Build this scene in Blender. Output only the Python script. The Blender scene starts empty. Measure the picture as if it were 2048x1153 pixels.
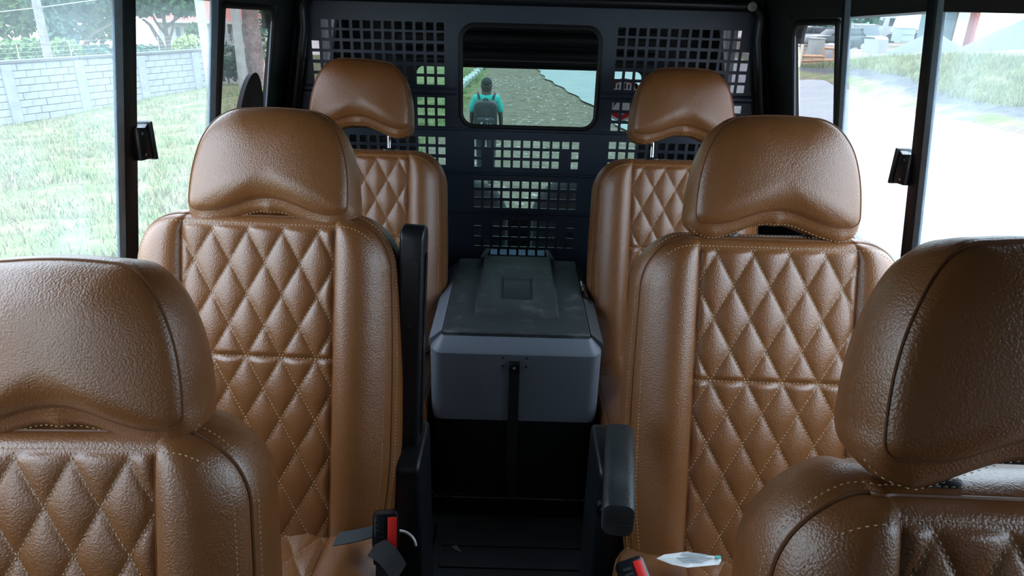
import bpy, bmesh, math, random
import numpy as np
from mathutils import Vector, Matrix
random.seed(7); np.random.seed(7)
SC = bpy.context.scene
COL = SC.collection
PI = math.pi

# ------------------------------------------------------------------ camera, world, exposure
FPX, PITCH, ROLL = 1400.0, math.radians(22.8), math.radians(1.6)
CAM = Vector((0, 0, 1.35))
cp, sp, cr, sr = math.cos(PITCH), math.sin(PITCH), math.cos(ROLL), math.sin(ROLL)
R0, F0, U0 = Vector((1, 0, 0)), Vector((0, cp, -sp)), Vector((0, sp, cp))
right, up = R0 * cr + U0 * sr, U0 * cr - R0 * sr
cd = bpy.data.cameras.new('camera'); cam = bpy.data.objects.new('camera', cd); COL.objects.link(cam)
m = Matrix((right, up, -F0)).transposed().to_4x4(); m.translation = CAM
cam.matrix_world = m
cd.sensor_width = 36; cd.lens = FPX / 2048 * 36; cd.clip_start = 0.02; cd.clip_end = 500
SC.camera = cam
SC.view_settings.view_transform = 'Standard'; SC.view_settings.look = 'None'
SC.view_settings.gamma = 1; SC.view_settings.use_curve_mapping = False
SC.view_settings.exposure = 2.25
SC.cycles.max_bounces = 10; SC.cycles.transparent_max_bounces = 24
SC.cycles.diffuse_bounces = 5
w = bpy.data.worlds.new('overcast_sky'); SC.world = w; w.use_nodes = True
nt = w.node_tree; nt.nodes.clear()
wo = nt.nodes.new('ShaderNodeOutputWorld'); bg = nt.nodes.new('ShaderNodeBackground')
tc = nt.nodes.new('ShaderNodeTexCoord'); sx = nt.nodes.new('ShaderNodeSeparateXYZ')
rp = nt.nodes.new('ShaderNodeValToRGB')
nt.links.new(tc.outputs['Generated'], sx.inputs[0]); nt.links.new(sx.outputs[2], rp.inputs[0])
rp.color_ramp.elements[0].position = 0.0; rp.color_ramp.elements[0].color = (0.80, 0.90, 1.0, 1)
rp.color_ramp.elements[1].position = 1.0; rp.color_ramp.elements[1].color = (1.55, 1.85, 2.25, 1)
nt.links.new(rp.outputs[0], bg.inputs[0]); bg.inputs[1].default_value = 1.0
nt.links.new(bg.outputs[0], wo.inputs[0])
sl = bpy.data.lights.new('overcast_sun', 'SUN'); sl.energy = .3; sl.angle = math.radians(40); sl.color = (1, .96, .88)
so = bpy.data.objects.new('overcast_sun', sl); COL.objects.link(so)
so.rotation_euler = (math.radians(-38), math.radians(16), 0)   # high, from beyond the windscreen

# ------------------------------------------------------------------ projection helpers (pixel -> place)
def ray(px, py):
    a, b = px - 1024, py - 576.5
    X, Y = cr * a + sr * b, -sr * a + cr * b
    return F0 + R0 * (X / FPX) - U0 * (Y / FPX)
def aty(px, py, y): d = ray(px, py); return CAM + d * (y / d.y)
def atz(px, py, z): d = ray(px, py); return CAM + d * ((z - CAM.z) / d.z)
def atx(px, py, x): d = ray(px, py); return CAM + d * (x / d.x)

# ------------------------------------------------------------------ mesh helpers
class MB:
    def __init__(s): s.v = []; s.f = []; s.m = []
    def add(s, vs, fs, mi=0):
        o = len(s.v); s.v += [tuple(p) for p in vs]; s.f += [tuple(i + o for i in f) for f in fs]; s.m += [mi] * len(fs); return s
    def box(s, c, d, rot=None, mi=0):
        c = Vector(c); h = Vector(d) / 2
        P = [Vector((x * h.x, y * h.y, z * h.z)) for x in (-1, 1) for y in (-1, 1) for z in (-1, 1)]
        if rot is not None: P = [rot @ p for p in P]
        return s.add([p + c for p in P], [(0, 1, 3, 2), (4, 6, 7, 5), (0, 4, 5, 1), (2, 3, 7, 6), (0, 2, 6, 4), (1, 5, 7, 3)], mi)
    def tube(s, pts, r, n=8, closed=False, mi=0, cap=True):
        pts = [Vector(p) for p in pts]; N = len(pts)
        rs = r if isinstance(r, (list, tuple)) else [r] * N
        vs = []; prev = None
        for i, p in enumerate(pts):
            if closed: t = pts[(i + 1) % N] - pts[i - 1]
            else: t = pts[min(i + 1, N - 1)] - pts[max(i - 1, 0)]
            t.normalize()
            if prev is None:
                a = Vector((0, 0, 1)) if abs(t.z) < .9 else Vector((1, 0, 0))
                u = t.cross(a).normalized()
            else:
                u = (prev - t * prev.dot(t))
                u = u.normalized() if u.length > 1e-6 else t.orthogonal().normalized()
            prev = u; v2 = t.cross(u)
            for k in range(n):
                an = 2 * PI * k / n
                vs.append(p + (u * math.cos(an) + v2 * math.sin(an)) * rs[i])
        fs = []
        for i in range(N if closed else N - 1):
            j = (i + 1) % N
            for k in range(n): fs.append((i * n + k, i * n + (k + 1) % n, j * n + (k + 1) % n, j * n + k))
        if not closed and cap: fs += [tuple(range(n))[::-1], tuple((N - 1) * n + k for k in range(n))]
        return s.add(vs, fs, mi)
    def lathe(s, prof, n=24, M=None, mi=0):
        vs = []; fs = []
        for (r, z) in prof:
            for k in range(n):
                p = Vector((r * math.cos(2 * PI * k / n), r * math.sin(2 * PI * k / n), z))
                vs.append(M @ p if M is not None else p)
        for i in range(len(prof) - 1):
            for k in range(n): fs.append((i * n + k, i * n + (k + 1) % n, (i + 1) * n + (k + 1) % n, (i + 1) * n + k))
        fs += [tuple(range(n))[::-1], tuple((len(prof) - 1) * n + k for k in range(n))]
        return s.add(vs, fs, mi)
    def prism(s, poly, a, b, axis=1, mi=0):
        """poly: 2D outline; extruded from a to b along axis (0 x, 1 y, 2 z)"""
        n = len(poly)
        def P(q, t):
            if axis == 0: return (t, q[0], q[1])
            if axis == 1: return (q[0], t, q[1])
            return (q[0], q[1], t)
        vs = [P(q, a) for q in poly] + [P(q, b) for q in poly]
        fs = [tuple(range(n)), tuple(range(2 * n - 1, n - 1, -1))] + [(i, n + i, n + (i + 1) % n, (i + 1) % n) for i in range(n)]
        return s.add(vs, fs, mi)
    def build(s, name, mats, parent=None, smooth=False, bevel=0, seg=2, auto=35, loc=None, recalc=True):
        me = bpy.data.meshes.new(name)
        me.from_pydata(s.v, [], s.f)
        mats = mats if isinstance(mats, (list, tuple)) else [mats]
        for q in mats: me.materials.append(q)
        me.polygons.foreach_set('material_index', s.m)
        if recalc or bevel:
            bm = bmesh.new(); bm.from_mesh(me)
            if recalc: bmesh.ops.recalc_face_normals(bm, faces=bm.faces)
            if bevel:
                es = [e for e in bm.edges if len(e.link_faces) == 2 and e.calc_face_angle(0) > math.radians(30)]
                bmesh.ops.bevel(bm, geom=es, offset=bevel, segments=seg, profile=.5, affect='EDGES', clamp_overlap=True)
            bm.to_mesh(me); bm.free()
        if smooth or bevel:
            me.polygons.foreach_set('use_smooth', [True] * len(me.polygons))
            if auto: me.set_sharp_from_angle(angle=math.radians(auto))
        o = bpy.data.objects.new(name, me); COL.objects.link(o)
        if parent is not None: o.parent = parent
        if loc is not None: o.location = loc
        return o
def tag(o, label=None, cat=None, group=None, kind=None):
    if label: o['label'] = label
    if cat: o['category'] = cat
    if group: o['group'] = group
    if kind: o['kind'] = kind
    return o
def empty(name, loc=(0, 0, 0), rz=0):
    o = bpy.data.objects.new(name, None); COL.objects.link(o); o.location = loc; o.rotation_euler = (0, 0, rz)
    o.empty_display_size = .05
    return o
def copy_tree(o, parent=None):
    c = o.copy(); COL.objects.link(c)
    if parent is not None: c.parent = parent
    for ch in list(o.children): copy_tree(ch, c)
    return c
def rrect(x0, x1, z0, z1, r, n=6):
    """rounded rectangle outline, r may be (bl, br, tr, tl)"""
    if not isinstance(r, (tuple, list)): r = (r,) * 4
    out = []
    for (cx, cz, a0, rr) in ((x0 + r[0], z0 + r[0], PI, r[0]), (x1 - r[1], z0 + r[1], 1.5 * PI, r[1]), (x1 - r[2], z1 - r[2], 0, r[2]), (x0 + r[3], z1 - r[3], .5 * PI, r[3])):
        for k in range(n + 1):
            a = a0 + .5 * PI * k / n; out.append((cx + rr * math.cos(a), cz + rr * math.sin(a)))
    return out
def ring_faces(n, o1, o2): return [(o1 + i, o1 + (i + 1) % n, o2 + (i + 1) % n, o2 + i) for i in range(n)]

# ------------------------------------------------------------------ materials
def mat(name, col, rough=.5, metal=0, bump=None, var=None, spec=.5, coat=0):
    """bump: list of (kind, scale, strength, dist); var: (scale, colour2, lo, hi)"""
    M = bpy.data.materials.new(name); M.use_nodes = True; nt = M.node_tree; b = nt.nodes['Principled BSDF']
    b.inputs['Base Color'].default_value = (*col, 1); b.inputs['Roughness'].default_value = rough
    b.inputs['Metallic'].default_value = metal; b.inputs['Specular IOR Level'].default_value = spec
    b.inputs['Coat Weight'].default_value = coat; b.inputs['Coat Roughness'].default_value = .32
    tc = nt.nodes.new('ShaderNodeTexCoord')
    if var:
        n = nt.nodes.new('ShaderNodeTexNoise'); n.inputs['Scale'].default_value = var[0]; n.inputs['Detail'].default_value = 6; n.inputs['Roughness'].default_value = .65
        nt.links.new(tc.outputs['Object'], n.inputs['Vector'])
        r = nt.nodes.new('ShaderNodeValToRGB'); r.color_ramp.elements[0].position = var[2]; r.color_ramp.elements[1].position = var[3]
        r.color_ramp.elements[0].color = (*col, 1); r.color_ramp.elements[1].color = (*var[1], 1)
        nt.links.new(n.outputs[0], r.inputs[0]); nt.links.new(r.outputs[0], b.inputs['Base Color'])
    prev = None
    for (kind, scale, st, dist) in (bump or []):
        if kind == 'noise':
            n = nt.nodes.new('ShaderNodeTexNoise'); n.inputs['Detail'].default_value = 3; out = n.outputs[0]
        else:
            n = nt.nodes.new('ShaderNodeTexVoronoi'); n.feature = 'DISTANCE_TO_EDGE' if kind == 'edge' else 'SMOOTH_F1'; out = n.outputs['Distance']
        n.inputs['Scale'].default_value = scale
        nt.links.new(tc.outputs['Object'], n.inputs['Vector'])
        bp = nt.nodes.new('ShaderNodeBump'); bp.inputs['Strength'].default_value = st; bp.inputs['Distance'].default_value = dist; bp.invert = kind == 'pebble'
        nt.links.new(out, bp.inputs['Height'])
        if prev: nt.links.new(prev.outputs[0], bp.inputs['Normal'])
        prev = bp
    if prev: nt.links.new(prev.outputs[0], b.inputs['Normal'])
    return M
def glass(name, tint, dust=.02, refl=.06):
    M = bpy.data.materials.new(name); M.use_nodes = True; nt = M.node_tree; nt.nodes.clear()
    out = nt.nodes.new('ShaderNodeOutputMaterial'); tr = nt.nodes.new('ShaderNodeBsdfTransparent'); tr.inputs[0].default_value = (*tint, 1)
    gl = nt.nodes.new('ShaderNodeBsdfGlossy'); gl.inputs['Roughness'].default_value = .02
    df = nt.nodes.new('ShaderNodeBsdfTranslucent'); df.inputs[0].default_value = (.8, .9, .95, 1)
    m1 = nt.nodes.new('ShaderNodeMixShader'); m2 = nt.nodes.new('ShaderNodeMixShader')
    m1.inputs[0].default_value = refl
    nt.links.new(tr.outputs[0], m1.inputs[1]); nt.links.new(gl.outputs[0], m1.inputs[2])
    n = nt.nodes.new('ShaderNodeTexNoise'); n.inputs['Scale'].default_value = 5; n.inputs['Detail'].default_value = 5
    mr = nt.nodes.new('ShaderNodeMapRange'); mr.inputs[1].default_value = .3; mr.inputs[2].default_value = .75; mr.inputs[3].default_value = dust * .6; mr.inputs[4].default_value = dust * 1.6
    tcn = nt.nodes.new('ShaderNodeTexCoord'); nt.links.new(tcn.outputs['Object'], n.inputs['Vector'])
    nt.links.new(n.outputs[0], mr.inputs[0]); nt.links.new(mr.outputs[0], m2.inputs[0])
    nt.links.new(m1.outputs[0], m2.inputs[1]); nt.links.new(df.outputs[0], m2.inputs[2])
    nt.links.new(m2.outputs[0], out.inputs[0])
    return M
GRAIN = [('pebble', 460, .40, .0014), ('noise', 700, .25, .0006), ('noise', 14, .15, .004)]
M_leather = mat('tan_leather', (.235, .087, .0235), .37, bump=GRAIN, var=(3, (.20, .073, .0195), .35, .7), spec=.85, coat=.2)
M_leather_dark = mat('dark_seam_leather', (.16, .06, .02), .5)  # plain darker brown for piping and seam welts
M_thread = mat('cream_thread', (.72, .52, .29), .8)
M_black = mat('black_moulded_plastic', (.007, .0085, .011), .40, bump=[('noise', 600, .15, .0004)])
M_blackgloss = mat('black_satin_plastic', (.006, .0075, .010), .25)
M_frame = mat('black_painted_frame', (.008, .010, .013), .35)
M_alu = mat('dusty_grey_channel', (.26, .34, .40), .5, var=(30, (.17, .23, .28), .3, .7))
M_steel = mat('textured_black_powder_coat', (.034, .047, .071), .36, bump=[('noise', 420, .55, .0012)])
M_dark = mat('dark_trim', (.010, .011, .013), .6, bump=[('noise', 200, .2, .001)])
M_carpet = mat('black_rubber_floor', (.006, .007, .008), .75, bump=[('noise', 120, .4, .002)])
M_roof = mat('charcoal_headliner', (.022, .024, .028), .85)
M_chrome = mat('polished_steel', (.75, .75, .76), .12, 1)
M_grey = mat('grey_cooler_plastic', (.15, .172, .21), .45, bump=[('noise', 900, .12, .0003)])
M_lid = mat('dusty_black_lid', (.034, .042, .045), .58, bump=[('noise', 700, .5, .0006)], var=(16, (.12, .13, .13), .55, .78))
M_coolblack = mat('black_cooler_plastic', (.007, .008, .009), .4)
M_gloss = mat('black_gloss_display', (.004, .005, .006), .04, spec=.9)
M_strap = mat('black_webbing', (.006, .006, .007), .7, bump=[('noise', 500, .4, .001)])
M_red = mat('red_button', (.75, .02, .015), .4)
M_rubber = mat('black_rubber', (.006, .006, .007), .6)
M_arm = mat('scuffed_armrest_vinyl', (.016, .02, .022), .5, bump=GRAIN[:1], var=(12, (.055, .068, .068), .5, .85))
M_paper = mat('white_paper', (.82, .84, .82), .8)
M_ink = mat('grey_print', (.28, .32, .33), .8)
M_teal = mat('teal_print', (.1, .5, .45), .8)
M_web = mat('grey_belt_webbing', (.045, .05, .055), .7, bump=[('noise', 300, .4, .001)])
G_clear = glass('clear_window_glass', (.95, .985, .99), .05)
G_tint = glass('smoked_window_glass', (.66, .64, .64), .012)
G_rear = glass('green_tinted_glass', (.46, .57, .54), .002, .02)

# ------------------------------------------------------------------ vehicle shell
XC = .035
def hx(z): return .715 + .2 * (1.32 - max(z, .86))    # half width of the inward leaning sides
def wall_pt(side, y, z, inset=0): return Vector((XC + side * (hx(z) - inset), y, z))
Y_FRONT, Y_PART, Y_REAR = -.95, 2.30, 3.05
ZROOF = 1.50
def struct(o, label=None): o['kind'] = 'structure'; o.get('label') or (label and o.__setitem__('label', label)); return o
b = MB(); b.box((XC, (Y_FRONT + Y_REAR) / 2, -.03), (1.75, Y_REAR - Y_FRONT + .1, .06)); struct(b.build('floor', M_carpet))
# ribbed rubber mat on the aisle
b = MB(); b.box((XC, .7, .006), (.42, 1.7, .008))
b = MB(); b.box((XC, .72, .004), (.44, 1.6, .008))
for k in range(20): b.box((XC, .02 + k * .075, .010), (.40, .03, .006))
tag(b.build('floor_mat', M_rubber), 'black ribbed rubber mat on the aisle floor between the seats', 'mat')
b = MB(); b.box((XC, (.25 + Y_REAR) / 2, ZROOF + .03), (1.5, Y_REAR - .25, .06)); struct(b.build('ceiling', M_roof))

def wall_slab(b, side, y0, y1, z0, z1, t=.05, z_in=None, mi=0):
    """a slab following the leaning side between heights z0 and z1"""
    zs = sorted({z0, z1} | ({.86} if z0 < .86 < z1 else set()))
    for za, zb in zip(zs[:-1], zs[1:]):
        P = []
        for y in (y0, y1):
            for z in (za, zb):
                for d in (0, t): P.append(wall_pt(side, y, z, -d))
        b.add(P, [(0, 1, 3, 2), (4, 6, 7, 5), (0, 4, 5, 1), (2, 3, 7, 6), (0, 2, 6, 4), (1, 5, 7, 3)], mi)
WZ0, WZ1 = .80, 1.335
def wallhit(px, py, side, inset=0):
    d = ray(px, py); z = 1.2
    for _ in range(30):
        x = XC + side * (hx(z) - inset); z = CAM.z + d.z / d.x * x
    return CAM + d * (x / d.x)
# (y ranges of openings)  front door, sliding window, smoked rear light, cargo light
for side, nm in ((-1, 'left'), (1, 'right')):
    b = MB()
    ye = wallhit(541, 100, -1).y if side < 0 else wallhit(1588, 120, 1).y
    wall_slab(b, side, Y_FRONT, Y_REAR, 0, WZ0)
    wall_slab(b, side, Y_FRONT, Y_REAR, 1.42, ZROOF + .04)
    FRONT_SPANS = ((Y_FRONT, .12 if side < 0 else .22), (.40, .50), (ye, 2.42), (2.86, Y_REAR))  # unseen front door openings narrowed to darken the front seats
    for y0, y1 in FRONT_SPANS: wall_slab(b, side, y0, y1, WZ0, 1.42, .012)
    struct(b.build('wall_' + nm, M_dark))
    # header over the lights; its lower edge follows the window tops
    tops = [(wallhit(*q, side).y, wallhit(*q, side).z) for q in (((541, 12), (437, 1), (428, -6), (230, -22), (0, -30)) if side < 0 else ((1588, 39), (1700, 35), (1703, 34), (1856, 23), (2048, 27)))]
    tops = [(Y_REAR, tops[0][1])] + tops + [(.52, tops[-1][1]), (Y_FRONT, tops[-1][1])]
    b = MB(); P = []
    for (y, z) in tops:
        for zz in (z, 1.43):
            for d in (.004, -.05): P.append(wall_pt(side, y, zz, d))
    n = len(tops)
    b.add(P, [f for i in range(n - 1) for f in ((4 * i, 4 * i + 4, 4 * i + 6, 4 * i + 2), (4 * i + 1, 4 * i + 3, 4 * i + 7, 4 * i + 5), (4 * i, 4 * i + 1, 4 * i + 5, 4 * i + 4), (4 * i + 2, 4 * i + 6, 4 * i + 7, 4 * i + 3))] + [(0, 2, 3, 1), (4 * n - 4, 4 * n - 3, 4 * n - 1, 4 * n - 2)])
    struct(b.build('trim_%d' % (5 if side < 0 else 6), M_dark))
    # door card / waist rail inside
    b = MB(); wall_slab(b, side, .4, 2.26, .765, .80, t=-.006)
    struct(b.build('trim_1' if side < 0 else 'trim_2', M_frame))
# rear end with the door window opening
def plate_with_hole(b, x0, x1, z0, z1, hole, y0, y1, mi=0):
    """rectangular plate (x,z) with one closed-outline hole, y thickness"""
    n = len(hole)
    cxh = sum(p[0] for p in hole) / n; czh = sum(p[1] for p in hole) / n
    outer = []
    for (x, z) in hole:
        dx, dz = x - cxh, z - czh
        t = min([((x1 if dx > 0 else x0) - cxh) / dx if abs(dx) > 1e-9 else 1e9, ((z1 if dz > 0 else z0) - czh) / dz if abs(dz) > 1e-9 else 1e9])
        outer.append((cxh + dx * t, czh + dz * t))
    # snap the nearest outer points onto the corners
    for cx_, cz_ in ((x0, z0), (x1, z0), (x1, z1), (x0, z1)):
        k = min(range(n), key=lambda i: (outer[i][0] - cx_) ** 2 + (outer[i][1] - cz_) ** 2); outer[k] = (cx_, cz_)
    V = [(p[0], y0, p[1]) for p in hole] + [(p[0], y0, p[1]) for p in outer] + [(p[0], y1, p[1]) for p in hole] + [(p[0], y1, p[1]) for p in outer]
    F = [(i, (i + 1) % n, n + (i + 1) % n, n + i) for i in range(n)]
    F += [(2 * n + i, 3 * n + i, 3 * n + (i + 1) % n, 2 * n + (i + 1) % n) for i in range(n)]
    F += [(i, 2 * n + i, 2 * n + (i + 1) % n, (i + 1) % n) for i in range(n)]
    F += [(n + i, n + (i + 1) % n, 3 * n + (i + 1) % n, 3 * n + i) for i in range(n)]
    b.add(V, F, mi)
def aR(px, py, y=Y_REAR): p = aty(px, py, y); return p
rw = [aR(830, 131), aR(1286, 143), aR(1250, 420), aR(868, 412)]
RX0, RX1, RZ1, RZ0 = aR(830, 131).x, aR(1288, 141).x, aR(1040, 134).z, aR(1040, 428).z
rhole = rrect(RX0, RX1, RZ0, RZ1, (.26, .26, .035, .035), 10)
b = MB(); plate_with_hole(b, XC - .86, XC + .86, 0, ZROOF, rhole, Y_REAR, Y_REAR + .05); struct(b.build('wall_back', M_dark))
w5 = empty('window_5'); struct(w5)
b = MB(); b.prism(rrect(RX0 - .01, RX1 + .01, RZ0 - .01, RZ1 + .01, (.26, .26, .035, .035), 10), Y_REAR + .02, Y_REAR + .026); b.build('pane', G_rear, w5)
b = MB(); b.tube([(x, Y_REAR - .002, z) for x, z in rhole], .008, 6, True); b.build('seal', M_rubber, w5, smooth=True)
# rolled cargo blind and header ribs above the rear glass
bl = empty('cargo_blind', (XC, Y_REAR - .06, RZ1 + .02))
for k in range(4):
    b = MB(); b.tube([(-.52, 0, .03 + k * .062), (.52, 0, .03 + k * .062)], .024 + .004 * (k % 2), 14); b.build('blind_fold', M_dark, bl, smooth=True)
tag(bl, 'black folded blind hanging above the rear door glass', 'blind')

# two dark rounded sacks standing in the cargo space, seen dimly through the lower holes
M_sack = mat('grey_sackcloth', (.12, .135, .14), .9, bump=[('noise', 40, .4, .01)])
for (px_, py_, rr_, lab) in ((942, 362, .15, 'dim grey sack at the left of the cargo space behind the partition'), (1146, 358, .16, 'dim grey sack at the right of the cargo space behind the partition')):
    tp = aty(px_, py_, 2.72); H_ = tp.z
    b = MB(); b.lathe([(rr_ * .9, 0), (rr_ * 1.02, .10), (rr_ * 1.0, H_ * .6)] + [(rr_ * math.cos(a), H_ - rr_ * 1.0 + rr_ * math.sin(a)) for a in np.linspace(.1, PI / 2 - .06, 9)], 26)
    tag(b.build('sack', M_sack, smooth=True, auto=60, loc=(tp.x, 2.72, 0)), lab, 'sack')

# side windows --------------------------------------------------------------
def pane(parent, side, y0, y1, z0, z1, material, inset=-.02, name='pane'):
    b = MB()
    P = []
    for y in (y0, y1):
        for z in (z0, z1):
            for d in (inset, inset - .004): P.append(wall_pt(side, y, z, d))
    b.add(P, [(0, 1, 3, 2), (4, 6, 7, 5), (0, 4, 5, 1), (2, 3, 7, 6), (0, 2, 6, 4), (1, 5, 7, 3)])
    return b.build(name, material, parent)
def bar(parent, side, ya, yb, z0, z1, w, d, material, name, inset=0):
    """upright bar leaning with the wall; w along y, d across; ya at z0, yb at z1"""
    b = MB(); P = []
    for (yc, z) in ((ya, z0), (yb, z1)):
        for y in (yc - w / 2, yc + w / 2):
            for t in (inset, inset - d): P.append(wall_pt(side, y, z, t))
    b.add(P, [(0, 1, 3, 2), (4, 6, 7, 5), (0, 4, 5, 1), (2, 3, 7, 6), (0, 2, 6, 4), (1, 5, 7, 3)])
    return b.build(name, material, parent, bevel=.002)
WIN = {}
def WY(px, py, side): return wallhit(px, py, side).y
def edge_bar(parent, side, e0, e1, z0, z1, material, name, i0, i1):
    """upright whose near and far edges are given as (y at z0, y at z1); i0..i1 inset range"""
    b = MB(); P = []
    for k, z in ((0, z0), (1, z1)):
        for y in (e0[k], e1[k]):
            for t in (i0, i1): P.append(wall_pt(side, y, z, t))
    b.add(P, [(0, 1, 3, 2), (4, 6, 7, 5), (0, 4, 5, 1), (2, 3, 7, 6), (0, 2, 6, 4), (1, 5, 7, 3)])
    return b.build(name, material, parent, bevel=.0015)
def ylin(pa, pb_, side):
    a, c = wallhit(*pa, side), wallhit(*pb_, side)
    return tuple(a.y + (c.y - a.y) * (z - a.z) / (c.z - a.z) for z in (WZ0, 1.40))
# upright edges read from the photograph: (bottom pixel, top pixel)
UP = {-1: dict(rail=(((265, 500), (266, 10)), ((239, 500), (240, 10))), chan=(((238, 500), (239, 10)), ((225, 500), (222, 10))), mull=(((424, 200), (433, 10)), ((412, 200), (419, 10))), seal=(((432, 200), (440, 10)), ((424, 200), (433, 10))), latch=(275, 288)),
      1: dict(rail=(((1817, 480), (1856, 40)), ((1838, 480), (1876, 40))), chan=(((1838, 480), (1877, 40)), ((1850, 480), (1890, 40))), mull=(((1684, 274), (1693, 40)), ((1692, 274), (1704, 40))), seal=(((1678, 274), (1687, 40)), ((1684, 274), (1693, 40))), latch=(1817, 340))}
for side, nm, n in ((-1, 'left', 1), (1, 'right', 2)):
    wn = empty('window_%d' % n); struct(wn); WIN[side] = wn
    U = UP[side]; E_ = {k: [ylin(*q, side) for q in U[k]] for k in ('rail', 'chan', 'mull', 'seal')}
    zt = 1.40; ye = WY(541, 100, -1) if side < 0 else WY(1588, 120, 1)
    yb = sum(E_['rail'][0]) / 2; yb1 = yb; yp1 = sum(E_['mull'][0]) / 2; yb0 = E_['rail'][0][0]
    pane(wn, side, .52, yb1, WZ0, zt, G_clear, -.034)
    pane(wn, side, yb1 - .03, yp1, WZ0, zt, G_clear, -.012)
    edge_bar(wn, side, E_['rail'][0], E_['rail'][1], WZ0, zt, M_frame, 'meeting_rail', .004, -.008)
    edge_bar(wn, side, E_['chan'][0], E_['chan'][1], WZ0, zt, M_alu, 'rail_channel', .004, -.002)
    edge_bar(wn, side, E_['mull'][0], E_['mull'][1], WZ0, zt, M_alu, 'mullion', .004, -.001)
    edge_bar(wn, side, E_['seal'][0], E_['seal'][1], WZ0, zt, M_frame, 'mullion_seal', .004, -.003)
    b = MB(); P = []
    for y in (.52, ye):
        for z in (WZ0, WZ0 + .02):
            for d in (.006, -.03): P.append(wall_pt(side, y, z, d))
    b.add(P, [(0, 1, 3, 2), (4, 6, 7, 5), (0, 4, 5, 1), (2, 3, 7, 6), (0, 2, 6, 4), (1, 5, 7, 3)]); b.build('slide_channel', M_frame, wn, bevel=.002)
    # latch on the meeting rail
    lc = wallhit(*U['latch'], side, .012)
    L = empty('latch'); L.parent = wn
    L.location = lc
    b = MB(); b.prism([(-.012, -.030), (.03, -.033), (.038, -.036), (.038, .036), (.03, .033), (.018, .028), (-.012, .034)], -.011, .011, 0); b.build('latch_body', M_blackgloss, L, bevel=.003)
    b = MB(); b.prism([(.030, -.036), (.040, -.038), (.040, .038), (.030, .036)], -.016, .016, 0); b.build('finger_pull', M_black, L, bevel=.003)
    b = MB(); b.tube([(-.013, 0, -.02), (.013, 0, -.02)], .003, 8); b.tube([(-.013, 0, .02), (.013, 0, .02)], .003, 8); b.build('screw', M_chrome, L, smooth=True)
    # smoked light with rounded corner frame
    ws_ = empty('window_%d' % (n + 2)); struct(ws_)
    zt = wallhit(541, 12, -1).z if side < 0 else wallhit(1590, 41, 1).z
    pane(ws_, side, yp1 + .01, ye, WZ0, 1.40, G_tint, -.02)
    ha, hb_ = (wallhit(437, 4, -1), wallhit(541, 12, -1)) if side < 0 else (wallhit(1690, 38, 1), wallhit(1590, 41, 1))
    o2 = [(y, z + ((ha.z - hb_.z) * (ye - y) / max(.05, hb_.y - ha.y)) * (z > 1.1)) for y, z in rrect(yp1 + .024, ye + .0, WZ0 + .01, zt - .006, (.01, .05, .05, .01), 6)]
    b = MB(); b.tube([wall_pt(side, y, z, .002) for y, z in o2], .008, 8, True); b.build('seal', M_rubber, ws_, smooth=True)
    cnr = [(ye + .02, zt + .01), (ye - .055, zt + .01)] + [(ye - .055 + .055 * math.sin(a), zt - .061 + .055 * math.cos(a)) for a in np.linspace(0, PI / 2, 7)]
    b = MB(); k = len(cnr)
    b.add([wall_pt(side, y, z, .004) for y, z in cnr] + [wall_pt(side, y, z, -.03) for y, z in cnr], [tuple(range(k)), tuple(range(2 * k - 1, k - 1, -1))] + [(i, k + i, k + (i + 1) % k, (i + 1) % k) for i in range(k)])
    b.build('corner', M_frame, ws_)
    edge_bar(ws_, side, (ye + .004, ye + .004), (ye - .010, ye - .010), WZ0, zt, M_alu, 'side_channel', .0, -.004)
    # cargo light, heavily smoked
    wc = empty('window_%d' % (n + 5)); struct(wc); pane(wc, side, 2.42, 2.86, WZ0, zt, G_tint, -.02); pane(wc, side, 2.42, 2.86, WZ0, zt, G_tint, -.035, 'shade_film')
    # front door glass
    wf = empty('window_%d' % (n + 7)); struct(wf); pane(wf, side, .12 if side < 0 else .22, .40, WZ0, 1.36, G_clear, -.02)
# windscreen and front
b = MB(); b.box((XC, Y_FRONT - .03, .40), (1.75, .06, .80)); struct(b.build('wall_front', M_dark))
dsh = MB(); dsh.prism([(-.95, .0), (-.62, .45), (-.60, .74), (-.68, .80), (-.95, .82)], XC - .76, XC + .76, 0)
tag(dsh.build('dashboard', M_black, bevel=.01), 'black dashboard under the windscreen', 'dashboard')
wsn = empty('window_10'); struct(wsn)
b = MB()
for x in (XC - .74, XC + .74): b.tube([(x, -.95, .80), (x * .97, -.42, ZROOF)], .03, 8)
b.build('pillar', M_dark, wsn, smooth=True)
def ws_quad(x0, x1, t0, t1, material, name):
    b = MB(); P = []
    for off in (0, -.006):
        for x, t in ((x0, t0), (x1, t0), (x1, t1), (x0, t1)): P.append((XC + x, -.95 + .53 * t + off, .82 + (ZROOF - .82) * t))
    b.add(P, [(0, 1, 2, 3), (7, 6, 5, 4), (0, 4, 5, 1), (1, 5, 6, 2), (2, 6, 7, 3), (3, 7, 4, 0)]); b.build(name, material, wsn)
ws_quad(-.74, .74, 0, 1, G_clear, 'pane')
blocker = empty('light_blocker', (XC, -.6, 1.1)); tag(blocker, 'unseen dark panel added against the windscreen to block light', 'light_blocker')  # unseen panel added to keep windscreen light off the front seats
b = MB(); P = []
for off in (.02, .026):
    for x, t in ((-.56, .0), (.66, .0), (.62, 1.0), (-.56, 1.0)): P.append((XC + x - XC, -.95 + .53 * t + off + .6, .82 + (ZROOF - .82) * t - 1.1))
b.add(P, [(0, 1, 2, 3), (7, 6, 5, 4), (0, 4, 5, 1), (1, 5, 6, 2), (2, 6, 7, 3), (3, 7, 4, 0)]); b.build('blocker_panel', M_dark, blocker)
b = MB(); b.box((XC, -.1, ZROOF + .03), (1.5, .75, .06)); struct(b.build('trim_7', M_roof))

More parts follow.
